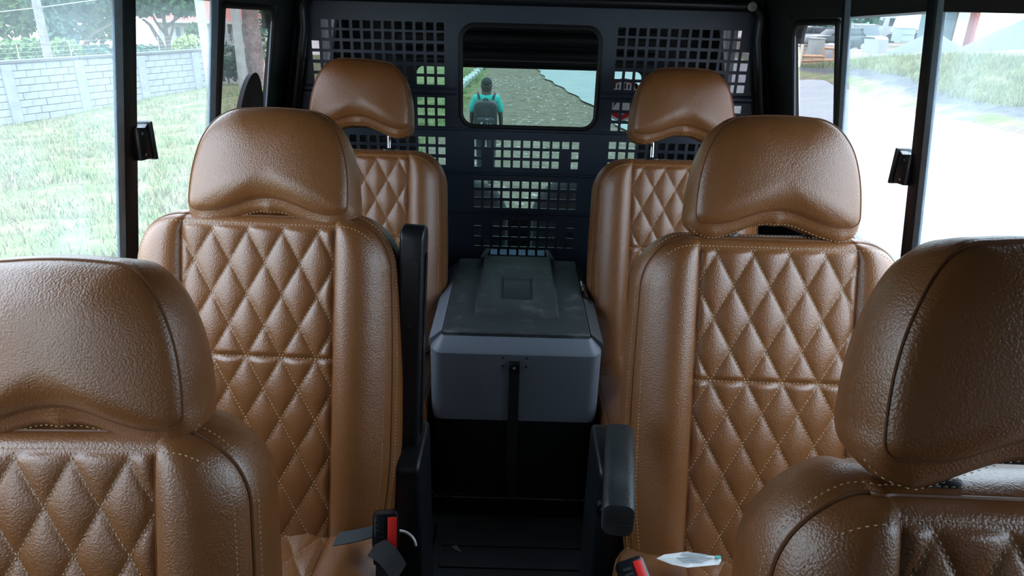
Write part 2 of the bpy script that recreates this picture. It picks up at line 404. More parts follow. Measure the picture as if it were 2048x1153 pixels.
# ------------------------------------------------------------------ partition
PY = Y_PART
def pz(py, px=1040): return aty(px, py, PY).z
part = empty('cargo_partition', (XC, PY, 0))
tag(part, 'black perforated steel partition behind the rear seats with a window', 'partition')
HP, HS = .0325, .0235
def grid_panel(b, x0, x1, z0, z1, holes, y0=-.0015, y1=.0015):
    """steel sheet with true square holes; holes: list of (x0,x1,z0,z1)"""
    xs = sorted({round(v, 5) for h in holes for v in h[:2]} | {x0, x1}); zs = sorted({round(v, 5) for h in holes for v in h[2:]} | {z0, z1})
    H = {(round(h[0], 5), round(h[2], 5)): h for h in holes}
    solid = {}
    for i in range(len(xs) - 1):
        for j in range(len(zs) - 1):
            cx_, cz_ = (xs[i] + xs[i + 1]) / 2, (zs[j] + zs[j + 1]) / 2
            solid[i, j] = not any(h[0] < cx_ < h[1] and h[2] < cz_ < h[3] for h in holes)
    ni, nj = len(xs), len(zs)
    V = [(x, y, z) for y in (y0, y1) for x in xs for z in zs]
    idx = lambda k, i, j: k * ni * nj + i * nj + j
    F = []
    for (i, j), s_ in solid.items():
        if not s_: continue
        F.append((idx(0, i, j), idx(0, i + 1, j), idx(0, i + 1, j + 1), idx(0, i, j + 1)))
        F.append((idx(1, i, j), idx(1, i, j + 1), idx(1, i + 1, j + 1), idx(1, i + 1, j)))
        for (di, dj, a, c) in ((-1, 0, (i, j), (i, j + 1)), (1, 0, (i + 1, j), (i + 1, j + 1)), (0, -1, (i, j), (i + 1, j)), (0, 1, (i, j + 1), (i + 1, j + 1))):
            if not solid.get((i + di, j + dj), False):
                F.append((idx(0, *a), idx(0, *c), idx(1, *c), idx(1, *a)))
    b.add(V, F)
def hole(xc, zc, s=HS): return (xc - s / 2, xc + s / 2, zc - s / 2, zc + s / 2)
zT = aty(1040, 8, PY).z + .03
zA = pz(261); zB = pz(348); zC_ = pz(426); zD = pz(512)
WX0, WX1 = aty(919, 155, PY).x - XC, aty(1199, 155, PY).x - XC
WZt, WZb = pz(49), pz(258)
hxp = .80
colsL = [aty(881, 100, PY).x - XC - k * HP for k in range(13)]
colsR = [aty(1240, 110, PY).x - XC + k * HP for k in range(13)]
rz1 = [pz(y_, 881) for y_ in (53, 74, 96, 118, 140.5, 162)]
rz2 = [pz(y_, 881) for y_ in (203, 224, 245)]
upper_holes = []
for side, cols in ((-1, colsL), (1, colsR)):
    for k, x in enumerate(cols):
        for r, z in enumerate(rz1 + rz2):
            if k == 12 and r in (0, 1): continue
            upper_holes.append(hole(x, z))
# window opening kept rectangular in the grid; corners filled below
gp = MB(); grid_panel(gp, -hxp, hxp, zA, zT, upper_holes + [(WX0, WX1, WZb, WZt)])
rc = .045
for cx_, cz_, sx_, sz_ in ((WX0, WZb, 1, 1), (WX1, WZb, -1, 1), (WX1, WZt, -1, -1), (WX0, WZt, 1, -1)):
    arc = [(cx_ + sx_ * (rc - rc * math.cos(a)), cz_ + sz_ * (rc - rc * math.sin(a))) for a in np.linspace(0, PI / 2, 8)]
    poly = [(cx_, cz_)] + arc
    gp.prism(poly, -.0015, .0015, 1)
gp.build('window_panel', M_steel, part)
seal = rrect(WX0 + .004, WX1 - .004, WZb + .004, WZt - .004, .044, 8)
b = MB(); b.tube([(x, 0, z) for x, z in seal], .0075, 8, True); b.build('window_seal', M_rubber, part, smooth=True)
# folded ribs on the upper sheet
zr = (rz1[-1] + rz2[0]) / 2
for x0, x1 in ((-hxp + .05, WX0 - .01), (WX1 + .01, hxp - .05)):
    b = MB(); b.prism([(-.002, -.012), (-.008, -.004), (-.008, .004), (-.002, .012)], x0, x1, 0)
    o = b.build('pressed_rib', M_steel, part); o.location = (0, 0, zr)
def strip(name, z0, z1, zrows, skip, side_rows, y_off):
    hs = []
    cc = [aty(955 + 20.0 * k, 290, PY).x - XC for k in range(11)]
    c0 = aty(956, 290, PY).x - XC
    for k in range(11):
        for r, z in enumerate(zrows):
            if (k, r) in skip: continue
            hs.append(hole(c0 + k * HP * .985, z))
    for cols in (colsL, colsR):
        for x in cols:
            for z in side_rows: hs.append(hole(x, z))
    b = MB(); grid_panel(b, -hxp - .02, hxp + .02, z0, z1, hs); 
    o = b.build(name, M_steel, part); o.location = (0, y_off, 0)
    b = MB(); b.prism([(-.004, z1 - .006), (-.010, z1 - .002), (-.010, z1 + .002), (-.002, z1 + .004)], -hxp, hxp, 0); o2 = b.build('fold_edge', M_steel, part); o2.location = (0, y_off, 0)
strip('perforated_strip', zB, zA, [pz(288, 1000), pz(308, 1000), pz(328, 1000)], {(9, 1), (9, 2), (1, 1), (1, 2)}, [pz(y_, 881) for y_ in (282, 302, 323)], .004)
strip('perforated_strip', zC_, zB, [pz(369, 1000), pz(389, 1000), pz(408.5, 1000)], set(), [], 0)
strip('perforated_strip', zD, zC_, [pz(447, 1000), pz(467.5, 1000), pz(487, 1000)], {(1, 0), (1, 1), (9, 0), (9, 1)}, [], .004)
b = MB(); grid_panel(b, -hxp - .02, hxp + .02, .0, zD, []); b.build('lower_sheet', M_steel, part)
# tubular frame round the partition
pl = [aty(575, 260, PY - .03), aty(590, 30, PY - .03), aty(600, 6, PY - .03)]
frame = []
zt_ = zT - .02
Lx = lambda z: -(hx(z) - .035)
fr = [(Lx(.2), -.03, .2), (Lx(.86), -.03, .86), (Lx(1.24), -.03, 1.24)]
for a in np.linspace(0, PI / 2, 7): fr.append((Lx(1.24) + .05 - .05 * math.cos(a), -.03, 1.285 + .05 * math.sin(a)))
fr2 = [(-x, y, z) for x, y, z in reversed(fr)]
b = MB(); b.tube(fr + fr2, .018, 12); b.build('tube_frame', M_frame, part, smooth=True)
pb = aty(1504, 13, PY - .05)
b = MB(); Mx = Matrix.Rotation(PI / 2, 3, 'X'); b.lathe([(.013, 0), (.014, .006), (.009, .010), (.009, .012), (.005, .012), (.0045, .008)], 20, Mx)
o = b.build('bolt', mat('cream_nylon_bolt', (.35, .38, .31), .5), part, smooth=True); o.location = (pb.x - XC, -.05, pb.z); o['label'] = 'pale cream bolt cap at top corner'

# ------------------------------------------------------------------ seats
WS, HWB, CS = .1364, .230, .247
QP, QQ = .0625, .112
def make_pad(length, hw_fn, a0, c0, cseam, B=.024, depth=.105, top=0.015, quilt=.0075, edge_b=.03, roll=.02):
    ws = WS
    nq, nb = 92, 26
    cs = np.concatenate([np.linspace(0, 1, 22)[:-1] ** 1.8 * .03, np.arange(.03, length + .002, .0034)])
    acol = np.concatenate([-1 - np.linspace(1, 0, nb)[:-1], np.linspace(-1, 1, nq), 1 + np.linspace(0, 1, nb)[1:]])
    def surf(a, c, t, hw):
        """front-surface depth (negative is forward)"""
        a = np.asarray(a, float)
        u = (a - a0) / QP + (c - c0) / QQ; v = (a - a0) / QP - (c - c0) / QQ
        pin = np.abs(np.sin(PI * u) * np.sin(PI * v)) ** .42
        pin = pin * (1 - np.exp(-((c - top) / .005) ** 2))
        if cseam is not None: pin = pin * (1 - np.exp(-((c - cseam) / .0045) ** 2))
        pin = pin * np.minimum(1, (np.maximum(ws - np.abs(a), 0) / .012)) ** .5
        q = .006 - quilt * pin * (c > top)
        wb = np.maximum(hw - ws, 1e-4); s_ = np.clip(wb / .1, .12, 1)
        ts = np.clip(t, 0, 1)
        bol = .006 - B * s_ * np.sin(PI * np.clip(ts, 0, 1) ** .85) ** .62 + edge_b * ts ** 2.6 * s_
        out = np.where(t > 0, bol, q)
        return out + roll * np.exp(-c / .008)
    rows = []
    for c in cs:
        h = hw_fn(c)
        t = np.clip(np.abs(acol) - 1, 0, 1)
        a = np.where(np.abs(acol) <= 1, acol * min(ws, h), np.sign(acol) * (ws + t * (h - ws)))
        bb = surf(a, c, np.where(np.abs(acol) > 1, t, -1), h)
        rows.append(np.stack([a, bb, np.full_like(a, -c)], 1))
    G = np.array(rows); nr, nc = G.shape[:2]
    V = [tuple(p) for p in G.reshape(-1, 3)]
    F = [(i * nc + j, (i + 1) * nc + j, (i + 1) * nc + j + 1, i * nc + j + 1) for i in range(nr - 1) for j in range(nc - 1)]
    # perimeter loop: left column upward, top row, right column downward, bottom row back
    per = [i * nc for i in range(nr - 1, -1, -1)] + [j for j in range(1, nc)] + [i * nc + nc - 1 for i in range(1, nr)] + [(nr - 1) * nc + j for j in range(nc - 2, 0, -1)]
    P = np.array([V[i] for i in per]); n = len(per)
    # outward direction in the (a,c) plane, smoothed
    T = np.roll(P, -3, 0) - np.roll(P, 3, 0); N2 = np.stack([-T[:, 2], np.zeros(n), T[:, 0]], 1)
    N2 /= np.maximum(np.linalg.norm(N2, axis=1, keepdims=True), 1e-9)
    cen = P.mean(0); sgn = np.sign(((P - cen) * N2).sum(1)); 
    if np.median(sgn) < 0: N2 = -N2
    for _ in range(3): N2 = (np.roll(N2, 1, 0) + N2 + np.roll(N2, -1, 0)); N2 /= np.maximum(np.linalg.norm(N2, axis=1, keepdims=True), 1e-9)
    ebm = P[:, 1]
    prev = per
    mf = [0] * len(F)
    for off, db in ((.0005, .003), (.004, .008), (.009, .025), (.011, .055), (.008, .085), (-.006, depth)):
        Q = P + N2 * off; Q[:, 1] = ebm + (db) if db < depth else depth + .02
        o = len(V); V += [tuple(p) for p in Q]; cur = list(range(o, o + n))
        F += [(prev[i], prev[(i + 1) % n], cur[(i + 1) % n], cur[i]) for i in range(n)]; prev = cur
    F.append(tuple(prev))
    # a point on the face for stitches
    def at(a, c):
        h = hw_fn(c); t = (abs(a) - ws) / max(h - ws, 1e-4) if abs(a) > ws else -1
        d_ = .0022; aa = np.array([a, a - d_, a + d_, a, a]); o_ = [float(surf(np.array([x]), y, np.array([t]), h)[0]) for x, y in ((a, c), (a - d_, c), (a + d_, c), (a, c - d_), (a, c + d_))]
        return Vector((a, (o_[0] + min(o_[1:]) * 2) / 3 - .0004, -c))
    return V, F, P, N2, at
def stitch(b, pts, nrm, pitch=.0066, ln=.0043, wd=.0015, lift=.0007):
    """short thread dashes laid along a polyline"""
    pts = [Vector(p) for p in pts]
    acc = 0; nxt = .002
    for p, q in zip(pts[:-1], pts[1:]):
        d = q - p; L = d.length
        if L < 1e-7: continue
        d = d / L
        while nxt <= acc + L:
            c = p + d * (nxt - acc)
            s_ = d.cross(nrm);
            if s_.length < 1e-6: s_ = d.orthogonal()
            s_.normalize(); nn = s_.cross(d).normalized()
            if nn.dot(nrm) < 0: nn = -nn
            h = ln / 2; w_ = wd / 2; k = .0007
            b.add([c - d * h, c + s_ * w_ + nn * lift, c + d * h, c - s_ * w_ + nn * lift, c + nn * (k + lift)], [(0, 1, 4), (1, 2, 4), (2, 3, 4), (3, 0, 4)])
            nxt += pitch
        acc += L
def hw_back(c):
    r = .095
    if c < r: return .150 + (HWB - .150) * math.sqrt(max(0, 1 - (1 - c / r) ** 2))
    return HWB + .006 * math.sin(min(1, (c - r) / .25) * PI / 2) - .018 * max(0, (c - .40) / .2) ** 2
def hw_cush(c):
    r = .05
    if c < r: return .19 + .055 * math.sqrt(max(0, 1 - (1 - c / r) ** 2))
    return .245
FWD = Vector((0, -1, 0))
def diag_lines(b, at, a0, c0, c_lo, c_hi, cseams):
    for fam in (1, -1):
        for k in range(-12, 16):
            pts = []
            for c in np.arange(c_lo, c_hi, .003):
                a = a0 + QP * (k - fam * (c - c0) / QQ)
                if abs(a) < WS - .001: pts.append(at(a, c))
                else:
                    if len(pts) > 2: stitch(b, pts, FWD)
                    pts = []
            if len(pts) > 2: stitch(b, pts, FWD)
    for cs_ in cseams: stitch(b, [at(a, cs_) for a in np.arange(-WS + .002, WS - .001, .003)], FWD)
def back_meshes(mirror):
    a0 = (WS - .029) * (-1 if mirror else 1); c0 = CS
    V, F, P, N2, at = make_pad(.60, hw_back, a0, c0, CS)
    mb = MB(); mb.add(V, F)
    o = mb.build('backrest', M_leather, smooth=True, auto=60)
    n = len(P)
    # outline edges: piping, two rows of stitching
    nr_top = None
    keep = [i for i in range(n) if P[i][2] > -.59]
    # order: start at bottom-left; list is already continuous from the left column upward
    i_end = max(i for i in keep if P[i][0] > 0)
    loop = [i for i in range(0, i_end + 1)]
    pp = [P[i] + N2[i] * .0015 + np.array([0, .004, 0]) for i in loop[::3]]
    pb = MB(); pb.tube(pp, .0022, 6)
    piping = pb.build('piping', M_leather_dark, o, smooth=True)
    st = MB()
    diag_lines(st, at, a0, c0, .016, .60, [CS])
    inner = [at(float(np.clip(P[i][0] - N2[i][0] * .010, -hw_back(max(-P[i][2] - 0, .001)) + .0005, 9)), max(-P[i][2] + N2[i][2] * .012, .012)) for i in loop[::3]]
    stitch(st, inner, FWD)
    outer = [P[i] + N2[i] * .0075 + np.array([0, .0125, 0]) for i in loop[::3]]
    for p_, i in zip(outer, loop[::3]): pass
    stitch(st, outer, Vector((0, -.5, .8)))
    s_ = st.build('stitching', M_thread, o, recalc=False); s_['kind'] = 'stuff'
    # panel seams: thin dark welt either side of the quilted panel
    for sgn in (-1, 1):
        b = MB(); b.tube([at(sgn * WS, c) + Vector((0, .0012, 0)) for c in np.arange(.014, .595, .006)], .0014, 5); b.build('seam', M_leather_dark, o, smooth=True)
    return o
def cushion_mesh():
    V, F, P, N2, at = make_pad(.44, hw_cush, .03, .02, None, B=.018, depth=.12, quilt=.006)
    mb = MB(); mb.add(V, F); o = mb.build('cushion', M_leather, smooth=True, auto=60)
    n = len(P); pb = MB(); pb.tube([P[i] + N2[i] * .0015 + np.array([0, .004, 0]) for i in range(0, n, 3)], .0022, 6, True); pb.build('piping', M_leather_dark, o, smooth=True)
    st = MB(); diag_lines(st, at, .03, .02, .016, .43, []); 
    stitch(st, [P[i] + N2[i] * .0065 + np.array([0, .014, 0]) for i in range(0, n, 3)], Vector((0, -.7, .7)))
    s_ = st.build('stitching', M_thread, o, recalc=False); s_['kind'] = 'stuff'
    return o

def head_outline(n=180):
    """front seam outline of the headrest, (a, z) with z=0 at the lower corners; arch in the lower edge, narrow rounded top"""
    H, wb, wt = .188, .141, .100
    ctrl = []
    # lower edge left -> right, arch in the middle
    for a in np.linspace(-wb + .012, wb - .012, 40): ctrl.append((a, .014 * (1 + math.cos(PI * min(1, abs(a) / .115))) + .004 * (abs(a) / wb) ** 4))
    # right lower corner and side
    for t in np.linspace(0, 1, 8)[1:]: ctrl.append((wb - .012 + .012 * math.sin(t * PI / 2), .004 + .014 * (1 - math.cos(t * PI / 2))))
    side = []
    for t in np.linspace(0, 1, 40)[1:]:
        z = .018 + (H - .018) * math.sin(t * PI / 2) ** 1.0
        side.append((t, z))
    # superelliptic shoulder
    for t in np.linspace(0, 1, 60)[1:]:
        an = t * PI / 2
        x = .056 + (wb - .056) * math.cos(an) ** .92
        z = .018 + (H - .018) * math.sin(an) ** .92
        ctrl.append((x, z))
    right_part = ctrl[40:]
    for x in np.linspace(.056, -.056, 14)[1:-1]: ctrl.append((x, H + .003 * (1 - (x / .056) ** 2)))
    for (x, z) in reversed(right_part): ctrl.append((-x, z))
    P = np.array(ctrl); d = np.r_[0, np.cumsum(np.linalg.norm(np.diff(np.r_[P, P[:1]], axis=0), axis=1))]
    s_ = np.linspace(0, d[-1], n, endpoint=False); Q = np.r_[P, P[:1]]
    return np.stack([np.interp(s_, d, Q[:, 0]), np.interp(s_, d, Q[:, 1])], 1)
def headrest_mesh():
    O = head_outline(); n = len(O); cen = np.array([0, .085])
    V = []; F = []
    rhos = np.linspace(0, 1, 22) ** .8
    def front(a, z, rho):
        ztop = np.clip((z - .12) / .07, 0, 1)
        return -.022 * (1 - rho ** 2.6) + .018 * ztop ** 2 * rho ** 2 + .004 * np.exp(-((rho - 1) / .03) ** 2)
    V.append((0, float(front(0, .085, 0)), .085))
    for rho in rhos[1:]:
        for (a, z) in O:
            p = cen + rho * (np.array([a, z]) - cen); V.append((p[0], float(front(p[0], p[1], rho)), p[1]))
    F += [(0, 1 + (i + 1) % n, 1 + i) for i in range(n)]
    for k in range(len(rhos) - 2):
        o1 = 1 + k * n; o2 = o1 + n
        F += [(o1 + i, o1 + (i + 1) % n, o2 + (i + 1) % n, o2 + i) for i in range(n)]
    last = 1 + (len(rhos) - 2) * n
    T = np.roll(O, -2, 0) - np.roll(O, 2, 0); N = np.stack([T[:, 1], -T[:, 0]], 1); N /= np.linalg.norm(N, axis=1, keepdims=True)
    for _ in range(4): N = np.roll(N, 1, 0) + 2 * N + np.roll(N, -1, 0); N /= np.linalg.norm(N, axis=1, keepdims=True)
    bot = np.clip(-N[:, 1], 0, 1) ** 1.5; topw = np.clip(N[:, 1], 0, 1); sidew = np.abs(N[:, 0])
    eb = np.array([V[last + i][1] for i in range(n)])
    rings = []
    # (outward side, outward bottom, outward top, depth side, depth bottom, depth top)
    for (os_, ob, ot, ds, db, dt) in ((.001, .002, .001, .003, .002, .003), (.004, .014, .004, .012, .001, .010), (.008, .026, .005, .032, .008, .028), (.010, .029, .002, .060, .022, .055), (.005, .026, -.010, .088, .05, .080), (-.008, .012, -.030, .108, .085, .098), (-.04, -.012, -.06, .118, .108, .110)):
        wsum = bot + topw + sidew + 1e-6
        off = (os_ * sidew + ob * bot + ot * topw) / wsum; dep = (ds * sidew + db * bot + dt * topw) / wsum
        Q = O + N * off[:, None]
        rings.append((Q, eb + dep))
    prev = last
    for Q, dep in rings:
        o = len(V); V += [(Q[i, 0], float(dep[i]), Q[i, 1]) for i in range(n)]; F += [(prev + i, prev + (i + 1) % n, o + (i + 1) % n, o + i) for i in range(n)]; prev = o
    F.append(tuple(prev + i for i in range(n)))
    mb = MB(); mb.add(V, F); ob = mb.build('headrest', M_leather, smooth=True, auto=70)
    st = MB(); nrm = Vector((0, -1, 0))
    seam = [Vector(V[last + i]) + Vector((N[i, 0] * -.004, -.0008, N[i, 1] * -.004)) for i in range(n)]
    stitch(st, seam, nrm)
    low = [i for i in range(n) if bot[i] > .35]
    # contiguous lower run
    Q, dep = rings[2]
    run = sorted(low, key=lambda i: O[i, 0])
    stitch(st, [Vector((Q[i, 0], dep[i] - .0012, Q[i, 1])) for i in run], Vector((0, -.8, -.5)))
    s_ = st.build('stitching', M_thread, ob, recalc=False); s_['kind'] = 'stuff'
    b = MB(); b.tube([Vector(V[last + i]) + Vector((N[i, 0] * .001, .001, N[i, 1] * .001)) for i in range(n)], .0013, 5, True); b.build('seam', M_leather_dark, ob, smooth=True)
    return ob
PROTO = {'back_l': back_meshes(False), 'back_r': back_meshes(True), 'cush': cushion_mesh(), 'head': headrest_mesh()}
def use(key, parent, first=[set()]):
    o = PROTO[key]
    if key in first[0]: o = copy_tree(o)
    first[0].add(key); o.parent = parent; return o
RECL = math.radians(18.5)
def seat(name_label, x, y, z, yaw, mirror, hr, htilt=0, hx_=0, hroll=0, hscale=1, hyaw=0, recl=RECL, cw_=1):
    s_ = empty('vehicle_seat', (x, y - .25, 0), yaw)
    tag(s_, name_label, 'seat', 'diamond stitched seats in three rows')
    bk = use('back_r' if mirror else 'back_l', s_); bk.location = (0, .25, z); bk.rotation_euler = (-recl, 0, 0)
    Rm = Matrix.Rotation(-recl, 3, 'X')
    hd = use('head', s_); p = Rm @ Vector((hx_, .012, hr)) + Vector((0, .25, z)); hd.location = p; hd.rotation_euler = (-recl + htilt, hroll, hyaw); hd.scale = (hscale,) * 3
    for sg in (-1, 1):
        b = MB(); b.tube([Rm @ Vector((sg * .078 + hx_ * .5, .055, -.03)) + Vector((0, .25, z)), Rm @ Vector((sg * .078 + hx_, .055, hr + .04)) + Vector((0, .25, z))], .006, 12); b.build('headrest_post', M_chrome, s_, smooth=True)
        b = MB(); c = Rm @ Vector((sg * .078 + hx_ * .5, .055, .004)) + Vector((0, .25, z)); b.box(c, (.036, .03, .02), Rm); b.build('post_guide', M_blackgloss, s_, bevel=.004)
    cu = use('cush', s_); cu.scale = (cw_, 1, 1); pb_ = Rm @ Vector((0, .0, -.585)) + Vector((0, .25, z)); cu.location = (0, pb_.y + .085, pb_.z + .012); cu.rotation_euler = (-PI / 2 - math.radians(4), 0, 0)
    zc = pb_.z
    b = MB(); b.box((0, pb_.y - .16, (zc - .11) / 2), (.40, .42, zc - .11)); b.build('pedestal', M_dark, s_, bevel=.01)
    return s_
# x, y, z fitted from the photograph (z relative to the camera eye)
Z0 = 1.35
s_ml = seat('middle row seat on the left with the raised black armrest', -.456, 1.167, Z0 - .369, -.033, False, .008, htilt=-.10, hx_=.012)
s_mr = seat('middle row seat on the right with lowered armrest and paper scrap', .455, 1.142, Z0 - .379, -.015, True, .026, hx_=-.002)
s_rl = seat('rear row seat on the left before the partition', -.440, 1.985, Z0 - .422, .007, False, .072, hx_=-.010, hroll=.05, cw_=.88)
s_rr = seat('rear row seat on the right before the partition', .468, 1.962, Z0 - .423, 0, True, .075, cw_=.88, hx_=.006)
s_fl = seat('nearest front seat at the lower left edge of the picture', -.522, .640, Z0 - .466, .03, False, .006, hx_=.021, cw_=.9)
s_fr = seat('dark shaded front seat at the lower right edge of the picture', .462, .462, Z0 - .384, -.02, True, .034, hx_=-.008)

# ------------------------------------------------------------------ armrests, buckles, belts
def w2l(o, p): return o.matrix_basis.inverted() @ Vector(p)
# raised armrest beside the middle left seat
def armrest_shape(L, w, h):
    mb = MB(); mb.prism(rrect(-h / 2, h / 2, 0, L, (.012, .012, .024, .024), 5), -w / 2, w / 2, 0); return mb
top_ = aty(827, 450, 1.22); bot_ = aty(818, 922, 1.16)
arm = armrest_shape((top_ - bot_).length, .044, .062).build('armrest', M_black, s_ml, bevel=.006, seg=3)
d = (top_ - bot_).normalized()
arm.rotation_euler = (-math.asin(d.y), math.asin(d.x), 0); arm.location = w2l(s_ml, bot_); arm['label'] = 'raised black armrest'
L_ = (top_ - bot_).length
b = MB(); b.prism(rrect(-.012, .012, .06, L_ - .05, .008, 4), -.0245, -.019, 0); b.prism(rrect(-.012, .012, .06, L_ - .05, .008, 4), .019, .0245, 0); b.build('side_groove', M_blackgloss, arm)
b = MB(); b.prism(rrect(-.015, .015, .04, L_ - .06, .006, 4), -.033, -.0295, 1); b.build('face_inlay', M_blackgloss, arm)
b = MB(); b.tube([(0, -.034, L_ * .62), (0, -.03, L_ * .62)], .004, 10); b.build('plug', M_rubber, arm, smooth=True)
b = MB(); pv = w2l(s_ml, aty(826, 918, 1.16)); b.tube([pv + Vector((0, 0, -.03)), pv + Vector((.0, 0, .03))], .007, 10); b.build('hinge_pin', M_chrome, s_ml, smooth=True)
# side cover below it
def cover(seat_, px0, px1, py0, y, zb, name='side_cover'):
    a = aty(px0, py0, y); c = aty(px1, py0, y)
    x0, x1, zt2 = a.x, c.x, (a.z + c.z) / 2
    mb = MB(); mb.prism(rrect(y - .01, y + .16, zb, zt2, (.01, .01, .03, .02), 5), x0, x1, 0)
    o = mb.build(name, M_black, None, bevel=.008, seg=3)
    o.parent = seat_; o.matrix_parent_inverse = seat_.matrix_basis.inverted(); return o
sc1 = cover(s_ml, 785, 840, 926, 1.08, .02)
# lowered armrest of the middle right seat
far = atz(1238, 846, .70); near = atz(1240, 1012, .70)
aw = (atz(1273, 1012, .70).x - atz(1207, 1012, .70).x)
Lr = (far - near).length
mb = MB(); mb.prism(rrect(-aw / 2, aw / 2, -.028, .028, .014, 4), 0, Lr, 1)
ar2 = mb.build('armrest', M_arm, s_mr, bevel=.005, seg=2); ar2['label'] = 'lowered scuffed black armrest'
dv = far - near
ar2.location = w2l(s_mr, near + Vector((0, 0, -.028))); ar2.rotation_euler = (0, 0, -math.atan2(dv.x, dv.y))
b = MB(); b.tube([(-aw / 2 + .004, -.0005, -.006), (aw / 2 - .004, -.0005, -.006)], .0012, 6); b.build('seam', M_rubber, ar2)
sc2 = cover(s_mr, 1198, 1250, 937, 1.05, .02)
b = MB(); q = aty(1206, 1012, 1.0); b.lathe([(.014, 0), (.014, .012), (.008, .014), (.008, .02)], 16, Matrix.Rotation(PI / 2, 3, 'X'))
o = b.build('pivot_bolt', M_blackgloss, s_mr, smooth=True); o.location = w2l(s_mr, aty(1206, 1012, 1.038))

def buckle(loc, rot, label):
    e = empty('seat_belt_buckle', loc); e.rotation_euler = rot
    mb = MB(); mb.prism([(-.020, -.062), (.020, -.062), (.023, -.02), (.022, .018), (.017, .024), (-.017, .024), (-.022, .018), (-.023, -.02)], -.013, .013, 1); mb.build('housing', M_blackgloss, e, bevel=.003)
    mb = MB(); mb.box((.010, -.0135, -.008), (.015, .006, .052)); mb.build('release_button', M_red, e, bevel=.0015)['label'] = 'red release button'
    mb = MB()
    for k in range(6): mb.box((-.010, -.0135, .010 - k * .008), (.014, .003, .004))
    mb.build('grip_rib', M_black, e)
    mb = MB(); mb.prism([(-.016, -.062), (.016, -.062), (.018, -.16), (-.018, -.16)], -.004, .004, 1); mb.build('stalk', M_strap, e)
    tag(e, label, 'buckle', 'red button belt buckles beside the seats'); return e
buckle(aty(772, 1052, .93) + Vector((0, 0, .0)), (math.radians(-22), math.radians(3), math.radians(10)), 'belt buckle with red button at the middle left seat')
buckle(aty(1266, 1150, .86), (math.radians(-50), math.radians(-8), math.radians(18)), 'belt buckle tucked under the armrest of middle right seat')
def ribbon(name, pts, width, side, material, label, cat='strap', t=.0015):
    pts = [Vector(p) for p in pts]; s_ = Vector(side).normalized() * width / 2
    b = MB(); V = []; n = len(pts)
    for i, p in enumerate(pts):
        tg = (pts[min(i + 1, n - 1)] - pts[max(i - 1, 0)]).normalized(); nn = tg.cross(s_).normalized() * t / 2
        V += [p - s_ - nn, p + s_ - nn, p + s_ + nn, p - s_ + nn]
    F = []
    for i in range(n - 1):
        for k in range(4): F.append((4 * i + k, 4 * i + (k + 1) % 4, 4 * i + 4 + (k + 1) % 4, 4 * i + 4 + k))
    F += [(3, 2, 1, 0), tuple(4 * (n - 1) + k for k in range(4))]
    b.add(V, F); return tag(b.build(name, material, smooth=True), label, cat)
def bez(p0, p1, p2, p3, n=14):
    p0, p1, p2, p3 = map(Vector, (p0, p1, p2, p3)); out = []
    for k in range(n + 1):
        t = k / n; out.append(p0 * (1 - t) ** 3 + p1 * 3 * t * (1 - t) ** 2 + p2 * 3 * t * t * (1 - t) + p3 * t ** 3)
    return out
ribbon('seat_belt', bez(aty(672, 1079, .93), aty(700, 1076, .92), aty(735, 1068, .93), aty(775, 1056, .97)), .045, (0, 1, -.25), M_web, 'grey belt webbing lying across the middle left cushion', 'seat belt')
b = MB(); b.tube(bez(aty(795, 1062, .95), aty(815, 1062, .94), aty(830, 1075, .93), aty(832, 1092, .93)), .0022, 8)
tag(b.build('white_cord', M_paper, smooth=True), 'thin white cord curving over the left side cover', 'cord')
ribbon('seat_belt', bez(aty(748, 1094, .90), aty(765, 1100, .88), aty(785, 1118, .86), aty(800, 1150, .84)), .045, (.3, 1, 0), M_strap, 'black belt hanging off the middle left cushion edge', 'seat belt')
ribbon('seat_belt', bez(aty(1206, 747, 1.72), aty(1222, 744, 1.74), aty(1240, 742, 1.78), aty(1262, 741, 1.80)), .045, (0, 1, -.6), M_web, 'grey belt webbing on the rear right cushion', 'seat belt')
ribbon('seat_belt', bez(aty(835, 722, 1.80), aty(845, 715, 1.79), aty(852, 708, 1.78), aty(862, 700, 1.78)), .045, (0, 1, -.6), M_strap, 'black belt end beside the rear left cushion', 'seat belt')

# ------------------------------------------------------------------ cooler
CY0 = 1.56; cz0 = .075
tl, tr = aty(861, 706, CY0), aty(1203, 706, CY0)
CX = (aty(860, 800, CY0).x + aty(1198, 800, CY0).x) / 2
CW = (aty(1198, 800, CY0).x - aty(860, 800, CY0).x) / 2
CYL = .585
ztop = aty(1030, 677, CY0 + .03).z
zsh = aty(1030, 708, CY0).z
zsplit = aty(1030, 842, CY0).z
cool = empty('cooler', (CX, CY0, 0)); tag(cool, 'grey and black portable fridge box standing in the aisle', 'cooler')
def rr2(w, y0, y1, r, n=5): return rrect(-w, w, y0, y1, r, n)
def loft(rings, caps=True):
    b = MB(); n = len(rings[0][0]); V = []
    for poly, z in rings: V += [(p[0], p[1], z) for p in poly]
    F = []
    for k in range(len(rings) - 1): F += [(k * n + i, k * n + (i + 1) % n, (k + 1) * n + (i + 1) % n, (k + 1) * n + i) for i in range(n)]
    if caps: F += [tuple(range(n))[::-1], tuple((len(rings) - 1) * n + i for i in range(n))]
    b.add(V, F); return b
loft([(rr2(CW - .010, .006, CYL - .006, .03), cz0), (rr2(CW - .002, .001, CYL, .03), zsplit - .006), (rr2(CW - .002, .001, CYL, .03), zsplit)]).build('lower_body', M_coolblack, cool, smooth=True, auto=30)
loft([(rr2(CW, 0, CYL, .032), zsplit), (rr2(CW, 0, CYL, .032), zsh - .004), (rr2(CW - .001, .002, CYL - .001, .031), zsh), (rr2(CW - .026, .034, CYL - .02, .012), ztop)]).build('upper_body', M_grey, cool, smooth=True, auto=25)
LW = CW - .030; Ly0, Ly1 = .036, CYL - .015
zl = ztop + .012
